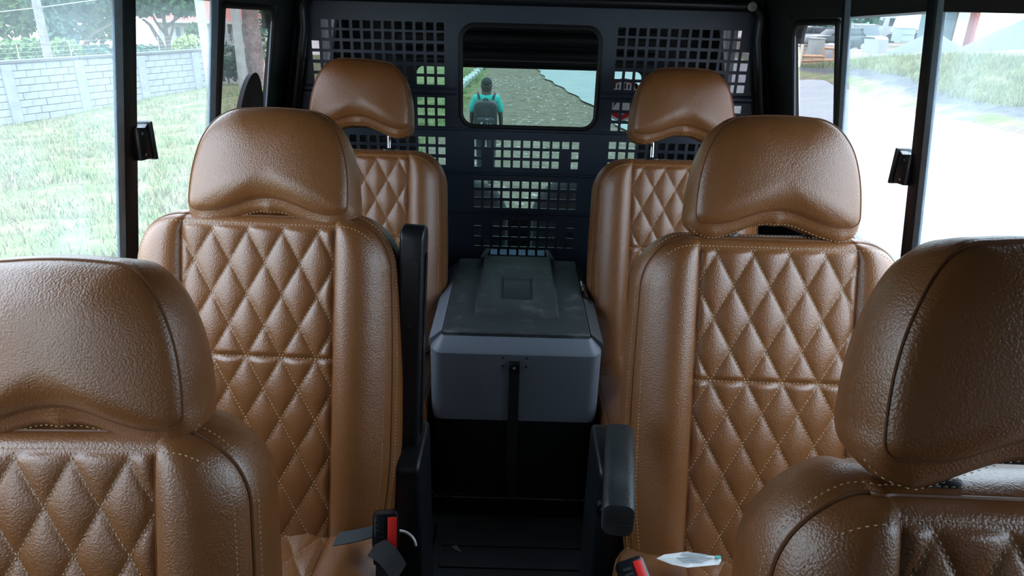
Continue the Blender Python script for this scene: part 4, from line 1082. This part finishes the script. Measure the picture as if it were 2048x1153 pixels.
pole('slim_post', 457, 88, 30, .04, .04, 5, M_conc, 'slim white post in front of the white house')
p = aty(513, 138, 25.5)
tk = empty('thick_tree', (p.x, p.y, H1(p.x, p.y) - .1)); mb = MB(); mb.tube([(0, 0, 0), (.02, 0, .6), (-.03, 0, 2), (.02, 0, 4), (0, 0, 6.5)], [.36, .30, .28, .26, .22], 14); mb.build('trunk', M_bark2, tk, smooth=True)
foliage(tk, [((0, 0, 6.5), 1.8, 1.8, .8)], 900, .16, LD, seed=31); tag(tk, 'thick reddish brown tree trunk in the smoked left pane', 'tree')
wr = MB(); wr.tube([aty(-30, 27, 21.8), aty(25, 21, 21.8), aty(96, 13, 21.8), aty(190, 0, 21.8), aty(260, -10, 21.8)], .012, 5); tag(wr.build('overhead_wire', M_wire), 'thin overhead wire crossing before the left trees', 'wire')
# white house with red roof
hs = empty('house', aty(425, 70, 44)); hz = H1(hs.location.x, 44); hs.location.z = hz
M_white = mat('white_render', (.32, .32, .31), .9); M_roofr = mat('red_tiles', (.22, .07, .05), .85); M_win = mat('dark_pane', (.04, .06, .07), .2)
ze = aty(425, 42, 44).z - hz
mb = MB(); mb.box((0, 3, ze / 2), (6.4, 6, ze)); mb.build('house_wall', M_white, hs)
mb = MB(); mb.add([(-3.8, -.6, ze - .05), (3.8, -.6, ze - .05), (3.8, 6.6, ze - .05), (-3.8, 6.6, ze - .05), (-1.6, 3, ze + 1.5), (1.6, 3, ze + 1.5)], [(0, 1, 5, 4), (1, 2, 5), (2, 3, 4, 5), (3, 0, 4), (3, 2, 1, 0)]); mb.build('roof', M_roofr, hs)
mb = MB(); mb.prism([(-3.8, ze - .12), (3.8, ze - .12), (3.8, ze - .02), (-3.8, ze - .02)], -.64, -.56, 1); mb.build('gutter', M_white, hs)
for wx in (-2.0, -1.4, -.8, 1.0, 1.9):
    mb = MB(); mb.box((wx, -.02, ze - .75), (.36, .06, .85)); f_ = mb.build('window', M_white, hs); mb = MB(); mb.box((wx, -.06, ze - .75), (.26, .02, .75)); mb.build('pane', M_win, f_)
mb = MB(); mb.box((1.2, -.9, ze - 1.7), (1.6, 1.4, .1)); mb.build('porch_roof', M_roofr, hs)
tag(hs, 'white house with red tiled roof behind the left trees', 'house')
# kerb stones at the far left of the track
mb = MB(); mb.box((0, 0, 0), (.30, .85, .26)); ks = mb.build('kerb_stone', M_conc, bevel=.03, seg=1); q0, q1 = march(926, 186), march(972, 136)
for k in range(9):
    o = ks if k == 0 else ks.copy()
    if k: COL.objects.link(o)
    p = q0.lerp(q1, k / 8); p.x -= .25; o.location = (p.x, p.y, H1(p.x, p.y) + .08); o.rotation_euler = (0, random.uniform(-.05, .05), random.uniform(-.1, .1) + .06)
    ORD = ('first', 'second', 'third', 'fourth', 'fifth', 'sixth', 'seventh', 'eighth', 'ninth', 'tenth', 'eleventh', 'twelfth')
    tag(o, 'whitish kerb stone along the grassy edge of track, %s from the near end' % ORD[k], 'stone', 'kerb stones along the track')
# loose stones on the track
M_stone = mat('track_stone', (.22, .205, .18), .9, var=(8, (.32, .30, .27), .4, .6))
for k in range(4):
    pass
bm = bmesh.new(); bmesh.ops.create_icosphere(bm, subdivisions=1, radius=1); ico = [v.co.copy() for v in bm.verts]; icf = [tuple(v.index for v in f.verts) for f in bm.faces]; bm.free()
mb = MB()
for k in range(420):
    y = random.uniform(8, 34); x = random.uniform(-1.2, float(road_l(y)) - .1); r = random.uniform(.015, .06); z = H1(x, y)
    mb.add([Vector((x + v.x * r * random.uniform(.8, 1.3), y + v.y * r * 1.1, z + v.z * r * .6)) for v in ico], icf)
tag(mb.build('loose_stones', M_stone, recalc=False), 'loose pale stones scattered over the dirt track behind the car', 'stones', kind='stuff')

# right side yard ----------------------------------------------------------
M_timber = mat('orange_timber', (.46, .26, .14), .8); M_cream = mat('cream_paint', (.62, .58, .44), .7)
def yb_(px, py, y): p = aty(px, py, y); return p
st = empty('timber_stall', aty(1628, 133, 35)); S0 = st.location.copy()
def rl(px, py, y=35): return aty(px, py, y) - S0
def beam(parent, a, c, w_, material, name):
    mb = MB(); mb.tube([a, c], w_, 4); return mb.build(name, material, parent)
for (a, c) in (((1602, 129), (1666, 126)), ((1602, 122), (1666, 120)), ((1605, 112), (1648, 113)), ((1650, 96), (1668, 97))): beam(st, rl(*a), rl(*c), .07, M_timber, 'rail')
for (a, c) in (((1647, 137), (1648, 96)), ((1667, 128), (1668, 97)), ((1603, 130), (1604, 108)), ((1623, 128), (1624, 112))): beam(st, rl(*a), rl(*c), .055, M_timber, 'post')
tag(st, 'orange timber stall frame on the bank across the road', 'stall')
pp_ = MB(); pp_.tube([(0, 0, 0), (0, 0, 1.6)], .07, 4); a = aty(1596, 143, 34.5); tag(pp_.build('cream_post', M_cream, loc=a), 'cream painted post at the left end of timber stall', 'post')
brl = MB(); brl.lathe([(.28, 0), (.31, .1), (.31, .55), (.27, .72), (.1, .8)], 14); tag(brl.build('grey_drum', mat('drum_grey', (.32, .32, .34), .5), smooth=True, auto=40, loc=aty(1656, 121, 36)), 'grey drum standing behind the orange timber stall', 'drum')
cb_ = MB(); cb_.box((0, 0, .4), (.6, .6, .8)); cb_.box((0, 0, .83), (.66, .66, .06)); tag(cb_.build('concrete_plinth', M_conc, bevel=.02, seg=1, loc=aty(1628, 112, 37)), 'square grey plinth behind the timber stall rails', 'block')
M_tyre = mat('tyre', (.015, .015, .017), .8); M_glassd = mat('car_glass', (.03, .045, .05), .08); M_hub = mat('alloy_wheel', (.5, .52, .53), .3, .8)
def car(name, at_, yaw, paint, label, L=4.3, Hh=1.5, Wd=1.72):
    e = empty(name, at_, yaw); h = Wd / 2
    prof = [(-L / 2, .35), (-L / 2 + .05, .75), (-L / 2 + .25, .92), (-L * .22, .98), (L * .30, 1.0), (L / 2 - .1, .92), (L / 2, .70), (L / 2 - .02, .35), (L * .36, .28), (-L * .36, .28)]
    mb = MB(); mb.prism(prof, -h, h, 1); mb.build('body', paint, e, bevel=.06, seg=2)
    cabp = [(-L * .24, .96), (-L * .10, Hh - .06), (L * .02, Hh), (L * .22, Hh - .03), (L * .36, .98)]
    mb = MB(); mb.prism(cabp, -h + .1, h - .1, 1); mb.build('cabin', M_glassd, e, bevel=.05, seg=2)
    mb = MB(); mb.prism([(-L * .11, Hh - .08), (L * .02, Hh + .01), (L * .24, Hh - .04), (L * .22, Hh - .09)], -h + .09, h - .09, 1); mb.build('roof', paint, e, bevel=.02)
    for px_ in (-L * .11 + .0, L * .06, L * .27):
        mb = MB(); mb.box((px_, 0, (Hh + .96) / 2), (.06, 2 * h - .17, Hh - 1.0)); mb.build('pillar', paint, e)
    for wx in (-L * .31, L * .31):
        for sg in (-1, 1):
            Mx = Matrix.Rotation(PI / 2 * sg, 3, 'X'); w_ = empty('wheel'); w_.parent = e; w_.location = (wx, sg * (h - .06), .31)
            mb = MB(); mb.lathe([(.2, -.09), (.30, -.09), (.31, 0), (.30, .09), (.2, .09)], 18, Mx); mb.build('tyre', M_tyre, w_, smooth=True, auto=40)
            mb = MB(); mb.lathe([(.19, .02), (.2, .095), (.06, .10)], 10, Matrix.Rotation(-PI / 2 * sg, 3, 'X') @ Matrix.Identity(3)); mb.build('hub', M_hub, w_)
    for sg in (-1, 1):
        mb = MB(); mb.box((-L / 2 + .07, sg * (h - .3), .75), (.08, .36, .14)); mb.build('headlamp', M_hub, e, bevel=.02)
    return tag(e, label, 'car')
M_cdark = mat('dark_green_car_paint', (.02, .035, .035), .15, coat=.5); M_csilver = mat('silver_car_paint', (.22, .25, .26), .25, .5); M_cwhite = mat('white_paint', (.24, .255, .255), .35)
def gl_(px, py, y): p = aty(px, py, y); return Vector((p.x, p.y, p.z))
car('parked_car', gl_(1672, 100, 52), math.radians(8), M_cdark, 'dark green parked car behind the timber stall', L=4.6)
car('parked_car', gl_(1607, 92, 60), math.radians(5), M_csilver, 'silver parked car behind and left of dark car')
car('parked_car', gl_(1722, 96, 58), math.radians(95), M_csilver, 'dark windowed car facing the yard left of white truck', Hh=1.75)
# white truck
tr_ = empty('truck', gl_(1776, 88, 72), math.radians(-12))
mb = MB(); mb.prism([(-1.1, .6), (-1.1, 1.6), (-.85, 2.75), (1.0, 2.8), (1.0, .6)], -1.15, 1.15, 1); mb.build('cab', M_cwhite, tr_, bevel=.08)
mb = MB(); mb.box((-.1, -1.16, 2.0), (1.0, .04, .7)); mb.build('side_window', M_glassd, tr_); mb = MB(); mb.prism([(-1.12, 1.65), (-.88, 2.6), (-.86, 2.6), (-1.10, 1.65)], -1.0, 1.0, 1); mb.build('windscreen', M_glassd, tr_)
mb = MB(); mb.box((3.3, 0, .9), (4.4, 1.0, .3)); mb.build('chassis', M_tyre, tr_); mb = MB(); mb.box((2.9, 0, 1.9), (3.0, 2.3, 1.5)); mb.build('load_body', mat('buff_load_body', (.38, .33, .29), .7), tr_, bevel=.03)
for wx in (-.2, 2.8, 4.0):
    for sg in (-1, 1):
        mb = MB(); mb.lathe([(.25, -.14), (.48, -.14), (.5, 0), (.48, .14), (.25, .14)], 18, Matrix.Rotation(PI / 2, 3, 'X')); o = mb.build('wheel', M_tyre, tr_, smooth=True, auto=40); o.location = (wx, sg * 1.02, .5)
tag(tr_, 'white truck with pale cab parked in the yard across the road', 'truck')
# leaning sheets
M_sheet = mat('pale_sheet', (.17, .17, .167), .6)
for k, (px, w_, h_, lean) in enumerate(((1742, .8, 1.0, .3), (1757, .7, .95, .22), (1735, .35, .55, .6), (1751, .30, .5, .5))):
    mb = MB(); mb.box((0, 0, h_ / 2), (w_, .03, h_)); o = mb.build('leaning_sheet', M_sheet, bevel=.004, seg=1, loc=gl_(px, (119, 118, 126, 127)[k], (37, 37.6, 36, 36.3)[k])); o.rotation_euler = (-lean, 0, (.2, -.15, .5, .1)[k])
    tag(o, ('large pale sheet leaning at the left end of the stack', 'large pale sheet leaning at the right of the stack', 'small pale sheet low at the left of the stack', 'small pale sheet low in the middle of stack')[k], 'sheet', 'pale sheets leaning on the bank crest')
# gravel heaps
M_grav = mat('blue_grey_gravel', (.075, .09, .105), .95, bump=[('noise', 30, .8, .05)], var=(14, (.105, .125, .14), .35, .65))
def heap(apex, foot_z, rad, label, seed):
    rs = np.random.RandomState(seed); mb = MB(); n = 40; rows = 12; V = []; h = apex.z - foot_z
    for k in range(rows + 1):
        t = k / rows; r = rad * t; z = h * (1 - t) ** 1.0 + .12 * h * (1 - t) * t
        for i in range(n):
            a = 2 * PI * i / n; q = 1 + .07 * math.sin(3 * a + seed) + rs.normal(0, .012); V.append((r * q * math.cos(a), r * q * math.sin(a), z - .05 * h * (k == 0) + rs.normal(0, .01)))
    mb.add(V, [(k * n + i, k * n + (i + 1) % n, (k + 1) * n + (i + 1) % n, (k + 1) * n + i) for k in range(rows) for i in range(n)] + [tuple(range(n)), tuple(rows * n + i for i in range(n))])
    return tag(mb.build('gravel_heap', M_grav, smooth=True, auto=0, loc=(apex.x, apex.y, foot_z)), label, 'gravel')
ap = aty(1868, 62, 33); heap(ap, aty(1868, 112, 33).z - .5, 2.6, 'smaller blue grey gravel heap behind the right meeting rail', 3)
ap = aty(2110, 12, 26); heap(ap, aty(2048, 110, 26).z - .8, 3.7, 'large blue grey gravel heap at the right picture edge', 5)
# rubble along the crest
rid = 0
for (px, py, y) in [(1768, 113, 30), (1782, 114, 29.5), (1797, 113, 29), (1812, 112, 28.5), (1828, 112, 28), (1843, 110, 27.5), (1875, 116, 26.5), (1886, 120, 26), (1899, 113, 26), (1912, 113, 25.5), (1990, 110, 24), (2005, 112, 24), (2022, 114, 23.5), (2040, 116, 23), (1745, 134, 31), (1935, 152, 22.5)]:
    p = aty(px, py, y); rs = random.Random(rid); mb = MB(); sx_, sy_, sz_ = rs.uniform(.14, .3), rs.uniform(.14, .22), rs.uniform(.08, .15)
    mb.add([Vector((v.x * sx_ * rs.uniform(.8, 1.15), v.y * sy_ * rs.uniform(.8, 1.15), v.z * sz_ * rs.uniform(.8, 1.15))) for v in ico], icf); o = mb.build('rubble_stone', M_block, loc=p)
    tag(o, 'pale broken stone, ' + (('%s from the left in the row before the small gravel heap' % ORD[rid]) if rid < 6 else ('%s from the left of the clump right of the window rail' % ORD[rid - 6]) if rid < 10 else ('%s from the left below the large gravel heap' % ORD[rid - 10]) if rid < 14 else ('alone low on the grass left of the rail', 'alone low on the grass right of the rail')[rid - 14]), 'stone', 'rubble stones along the bank crest'); rid += 1
# red shed, white post, dark container
def upright(name, px0, px1, py_t, py_b, y, dpt, material, label, cat, ribs=0):
    a, c = aty(px0, py_b, y), aty(px1, py_t, y); e = empty(name, (a.x, y, a.z)); W_ = c.x - a.x; Hh = c.z - a.z
    mb = MB(); mb.box((W_ / 2, dpt / 2, Hh / 2), (W_, dpt, Hh)); mb.build('body', material, e)
    for k in range(ribs):
        mb = MB(); mb.box((W_ / 2, -.02, Hh * (k + .5) / ribs), (W_, .06, Hh / ribs * .72)); mb.build('board', material, e)
    mb = MB(); mb.box((W_ / 2, dpt / 2, Hh + .03), (W_ * 1.04, dpt * 1.04, .06)); mb.build('cap', material, e)
    return tag(e, label, cat)
upright('red_shed', 1935, 1971, -10, 96, 48, 2.5, mat('red_boards', (.26, .075, .055), .8), 'red boarded shed corner above the gravel', 'shed', 12)
upright('white_column', 1924, 1933, -10, 94, 47.9, .3, M_white, 'white column at the left of the red shed', 'column')
upright('dark_container', 1878, 1923, -10, 90, 49, 3, mat('dark_teal_steel', (.07, .12, .13), .6), 'dark teal container left of the white column', 'container', 4)
M_tarp = mat('pale_blue_tarp', (.20, .25, .265), .6)
tp_ = MB(); a = [aty(1798, 62, 60), aty(1856, 60, 60), aty(1860, 22, 62), aty(1815, 20, 62)]; tp_.add(a + [q + Vector((0, 1.5, -.2)) for q in a], [(0, 1, 2, 3), (7, 6, 5, 4), (0, 4, 5, 1), (1, 5, 6, 2), (2, 6, 7, 3), (3, 7, 4, 0)]); tag(tp_.build('tarpaulin', M_tarp, bevel=.1), 'pale blue tarpaulin cover behind the truck', 'tarpaulin')
upright('tarp_crate', 1800, 1832, 58, 84, 58, 1.5, mat('grey_green_crate', (.22, .27, .27), .7), 'grey green crate below the pale tarpaulin', 'crate', 2)
for k, (px, py, y, rx, rz) in enumerate(((1620, 52, 84, 7, 1.8), (1690, 30, 89, 6, 2.6), (1740, 32, 94, 5, 2.4), (1785, 34, 99, 4, 2.2), (1830, 20, 104, 5, 2.2))):
    p = aty(px, py, y); zb = H1(p.x, p.y); tree('roadside_tree', Vector((p.x, p.y, zb)), [([(0, 0, 0), (0, 0, max(1, p.z - zb))], [.3, .2])], [((0, 0, p.z - zb), rx, 2, rz), ((rx * .4, 0, p.z - zb - rz * .5), rx * .6, 2, rz), ((-rx * .4, 0, p.z - zb - rz * .5), rx * .6, 2, rz)], 900, .5, LT,
        ('dark tree above the silver car in the smoked right pane', 'dark tree behind the dark parked car', 'dark tree left of the white truck', 'dark tree above the white truck', 'dark tree behind the pale tarpaulin')[k], seed=40 + k)

# ------------------------------------------------------------------ person walking away
M_skin = mat('dark_brown_skin', (.035, .022, .018), .5); M_hair = mat('black_hair', (.008, .008, .009), .8); M_shirt = mat('turquoise_cotton', (.015, .30, .26), .85); M_trous = mat('dark_blue_trousers', (.011, .015, .026), .85); M_shoe = mat('black_shoe', (.012, .012, .014), .5); M_bag = mat('black_backpack_nylon', (.008, .0085, .012), .5, bump=[('noise', 40, .3, .01)]); M_grp = mat('grey_backpack_print', (.25, .26, .28), .6)
PYd = 11.4; pf = aty(971, 362, PYd); gz = H1(pf.x, PYd)
per = empty('person', (pf.x, PYd, gz))
def skin(name, verts, edges, material, parent, root=0, sub=2):
    me = bpy.data.meshes.new(name); me.from_pydata([v[:3] for v in verts], edges, []); me.materials.append(material)
    o = bpy.data.objects.new(name, me); COL.objects.link(o); o.parent = parent
    md = o.modifiers.new('skin', 'SKIN'); md.use_smooth_shade = True
    for sv, v in zip(me.skin_vertices[0].data, verts):
        sv.radius = (v[3], v[4] if len(v) > 4 else v[3]); sv.use_root = False
    me.skin_vertices[0].data[root].use_root = True
    ss = o.modifiers.new('sub', 'SUBSURF'); ss.levels = sub; ss.render_levels = sub
    return o
hgt_k = (aty(972, 155, PYd).z - gz) / 1.76
per.scale = (hgt_k,) * 3
# facing +y; figure's right side is +x
BV = [(0, 0, .93, .14, .10), (0, .005, 1.10, .13, .10), (0, .01, 1.28, .15, .105), (0, .005, 1.43, .10, .08), (0, .01, 1.47, .080), (0, .02, 1.53, .082), (0, .025, 1.595, .104, .118), (0, .025, 1.68, .104, .116), (0, .02, 1.74, .060, .066)]
BE = [(i, i + 1) for i in range(8)]
for sg in (-1, 1):
    b0 = len(BV); fw = .06 if sg < 0 else -.03
    BV += [(sg * .17, 0, 1.42, .065), (sg * .225, .0, 1.27, .050), (sg * .25, .02 - .02 * sg, 1.12, .042), (sg * .255, .05 + fw, .98, .034), (sg * .255, .08 + fw, .88, .026), (sg * .258, .10 + fw, .80, .036, .018)]
    BE += [(3, b0)] + [(b0 + i, b0 + i + 1) for i in range(5)]
    palm = b0 + 5; px_, py_, pz_ = BV[palm][:3]
    for fi, (dy, ln_) in enumerate(((-.03, .075), (-.011, .085), (.010, .08), (.028, .065))):
        k = len(BV); BV += [(px_, py_ + dy, pz_ - .035, .0105), (px_ - sg * .006, py_ + dy + .004, pz_ - .035 - ln_ * .5, .0095), (px_ - sg * .022, py_ + dy + .006, pz_ - .035 - ln_, .008)]; BE += [(palm, k), (k, k + 1), (k + 1, k + 2)]
    k = len(BV); BV += [(px_ - sg * .010, py_ + .038, pz_ + .008, .012), (px_ - sg * .022, py_ + .058, pz_ - .025, .010), (px_ - sg * .026, py_ + .062, pz_ - .05, .008)]; BE += [(palm, k), (k, k + 1), (k + 1, k + 2)]
    # leg
    k = len(BV); st_ = .20 if sg < 0 else -.16
    BV += [(sg * .09, .0, .86, .10), (sg * .10, st_ * .55, .50, .062), (sg * .10, st_ * .8 - (.0 if sg < 0 else .06), .28, .055), (sg * .10, st_ - (.0 if sg < 0 else .08), .09 if sg < 0 else .11, .038), (sg * .105, st_ + .14 - (.0 if sg < 0 else .08), .035, .03)]
    BE += [(0, k)] + [(k + i, k + i + 1) for i in range(4)]
skin('body', BV, BE, M_skin, per)
# head details
mb = MB(); V = []; n = 20
for k in range(9):
    t = k / 8; a = t * PI * .60
    for i in range(n):
        an = 2 * PI * i / n; fwd = math.cos(an - PI / 2); r_ = math.sin(a); V.append((.093 * r_ * math.cos(an), .022 + .108 * r_ * math.sin(an) * (1 - .18 * max(0, fwd) * t), 1.665 + .098 * math.cos(a)))
mb.add(V, [(k * n + i, k * n + (i + 1) % n, (k + 1) * n + (i + 1) % n, (k + 1) * n + i) for k in range(8) for i in range(n)] + [tuple(range(n))[::-1], tuple(8 * n + i for i in range(n))]); mb.build('hair', M_hair, per, smooth=True, auto=0)
for sg in (-1, 1):
    mb = MB(); mb.add([Vector((sg * .088 + v.x * .012, .015 + v.y * .022, 1.625 + v.z * .032)) for v in ico], icf); mb.build('ear', M_skin, per, smooth=True, auto=0)
    mb = MB(); mb.add([Vector((sg * .032 + v.x * .013, .104 + v.y * .010, 1.645 + v.z * .008)) for v in ico], icf); mb.build('eye', M_white, per, smooth=True, auto=0)
mb = MB(); mb.add([Vector((v.x * .016, .122 + v.y * .018, 1.615 + v.z * .024)) for v in ico], icf); mb.build('nose', M_skin, per, smooth=True, auto=0)
mb = MB(); mb.add([Vector((v.x * .026, .108 + v.y * .010, 1.575 + v.z * .009)) for v in ico], icf); mb.build('mouth', mat('lips', (.07, .03, .03), .5), per, smooth=True, auto=0)
SV = [(0, 0, .90, .175, .125), (0, .005, 1.10, .165, .12), (0, .01, 1.28, .178, .125), (0, .005, 1.42, .12, .095), (0, .012, 1.475, .07)]; SE = [(0, 1), (1, 2), (2, 3), (3, 4)]
for sg in (-1, 1):
    k = len(SV); SV += [(sg * .175, 0, 1.415, .082), (sg * .228, 0, 1.28, .074), (sg * .245, .015, 1.17, .070)]; SE += [(3, k), (k, k + 1), (k + 1, k + 2)]
skin('t_shirt', SV, SE, M_shirt, per)
mb = MB(); mb.tube([(.062 * math.cos(a), .012 + .062 * math.sin(a), 1.487) for a in np.linspace(0, 2 * PI, 18, endpoint=False)], .016, 8, True); mb.build('collar', M_shirt, per, smooth=True)
TV = [(0, 0, .93, .155, .12)]; TE = []
for sg in (-1, 1):
    k = len(TV); st_ = .20 if sg < 0 else -.16; e_ = 0 if sg < 0 else .06
    TV += [(sg * .092, 0, .84, .108), (sg * .10, st_ * .55, .50, .082), (sg * .10, st_ * .8 - e_, .28, .074), (sg * .10, st_ - e_, .12, .070)]; TE += [(0, k), (k, k + 1), (k + 1, k + 2), (k + 2, k + 3)]
skin('trousers', TV, TE, M_trous, per)
for sg in (-1, 1):
    st_ = .20 if sg < 0 else -.16; e_ = 0 if sg < 0 else .08
    mb = MB(); mb.prism([(-.10, 0), (.17, 0), (.18, .03), (.10, .07), (.03, .10), (-.09, .10), (-.11, .05)], -.045, .045, 0); o = mb.build('shoe', M_shoe, per, bevel=.02, seg=2); o.location = (sg * .10, st_ - e_ + .01, 0)
tag(per, 'person in a turquoise t-shirt walking away on the track, carrying a backpack', 'person')
bp_ = empty('backpack', (pf.x, PYd - .13 * hgt_k, gz)); bp_.scale = per.scale
mb = MB(); mb.prism(rrect(-.195, .195, .88, 1.42, (.06, .06, .11, .11), 6), -.21, .0, 1); mb.build('main_pouch', M_bag, bp_, bevel=.04, seg=3)
mb = MB(); mb.prism(rrect(-.145, .155, .91, 1.16, (.04, .04, .05, .05), 5), -.27, -.19, 1); mb.build('front_pocket', M_bag, bp_, bevel=.025, seg=3)
mb = MB(); mb.tube(bez((-.04, -.14, 1.41), (-.04, -.18, 1.47), (.04, -.18, 1.47), (.04, -.14, 1.41), 10), .011, 8); mb.build('carry_handle', M_strap, bp_, smooth=True)
mb = MB(); mb.tube(bez((-.13, -.212, 1.22), (-.13, -.22, 1.40), (.13, -.22, 1.40), (.13, -.212, 1.22), 14), .005, 6); mb.build('zip', M_shoe, bp_, smooth=True)
for (x, z, w_, h_) in ((-.06, 1.06, .05, .10), (.03, 1.13, .10, .02), (.04, 1.05, .02, .10), (.09, 1.05, .02, .10), (.04, .975, .12, .014)):
    mb = MB(); mb.box((x, -.272, z), (w_ * .5, .006, h_ * .5)); mb.build('glossy_patch', M_grp, bp_, bevel=.002)
for sg in (-1, 1):
    mb = MB(); mb.tube([(sg * .10, -.02, 1.36), (sg * .13, .05, 1.47), (sg * .145, .16, 1.50), (sg * .14, .27, 1.40), (sg * .15, .28, 1.20), (sg * .17, .15, 1.02), (sg * .15, -.02, .98)], .018, 8); mb.build('shoulder_strap', M_strap, bp_, smooth=True)
tag(bp_, 'black backpack worn on the back of the walking person', 'backpack')
# round red and white sticker on the rear glass
def dec(px, py, dy=-.004): return aty(px, py, Y_REAR + .018 + dy)
sk = empty('window_sticker', dec(1245, 200)); S1 = sk.location.copy()
M_sw, M_sr, M_sk = mat('sticker_white', (.78, .80, .80), .6), mat('sticker_red', (.62, .015, .02), .5), mat('sticker_black', (.05, .03, .03), .5)
def disc(r, y0, y1, n=40, s0=0, s1=2 * PI): return [(r * math.cos(a), r * math.sin(a)) for a in np.linspace(s0, s1, n, endpoint=s1 - s0 < 6)]
rS = (dec(1245, 160) - dec(1245, 245)).length / 2
mb = MB(); mb.prism(disc(rS, 0, 0), -.0006, .0006, 1); mb.build('sticker_disc', M_sw, sk)
def arcband(r0, r1, s0, s1, n=20): return [(r1 * math.cos(a), r1 * math.sin(a)) for a in np.linspace(s0, s1, n)] + [(r0 * math.cos(a), r0 * math.sin(a)) for a in np.linspace(s1, s0, n)]
def lay(poly, material, name):
    mb = MB(); n = len(poly) // 2
    for i in range(n - 1): mb.prism([poly[i], poly[i + 1], poly[-2 - i], poly[-1 - i]], -.0016, -.0008, 1)
    mb.build(name, material, sk)
lay(arcband(rS * .84, rS * .95, math.radians(20), math.radians(160)), M_sr, 'red_arc')
lay([(-rS * .62, -rS * .62), (0, -rS * .98), (rS * .62, -rS * .62)] + [(rS * .62, -rS * .38), (0, -rS * .72), (-rS * .62, -rS * .38)], M_sr, 'red_chevron')
mb = MB()
for k in range(8): hh = rS * (.16 + .10 * ((k * 5) % 3) / 2); mb.box((-rS * .6 + k * rS * .17, -.0012, rS * .52 + hh / 2), (rS * .09, .0008, hh))
mb.build('skyline_bars', M_sk, sk)
rs = random.Random(4)
for k in range(9):
    a = rs.uniform(0, 6.28); mb = MB(); cx_, cz_ = rs.uniform(-.4, .4) * rS, rs.uniform(-.22, .22) * rS; L_ = rS * rs.uniform(.12, .28)
    mb.prism([(cx_ - L_ * math.cos(a), cz_ - L_ * math.sin(a)), (cx_ + .2 * L_ * math.sin(a), cz_ - .2 * L_ * math.cos(a)), (cx_ + L_ * math.cos(a), cz_ + L_ * math.sin(a)), (cx_ - .25 * L_ * math.sin(a), cz_ + .25 * L_ * math.cos(a))], -.0016, -.0008, 1); mb.build('splash_mark', M_sr if k % 3 else M_sk, sk)
tag(sk, 'round white sticker with red marks on the rear door glass', 'sticker')
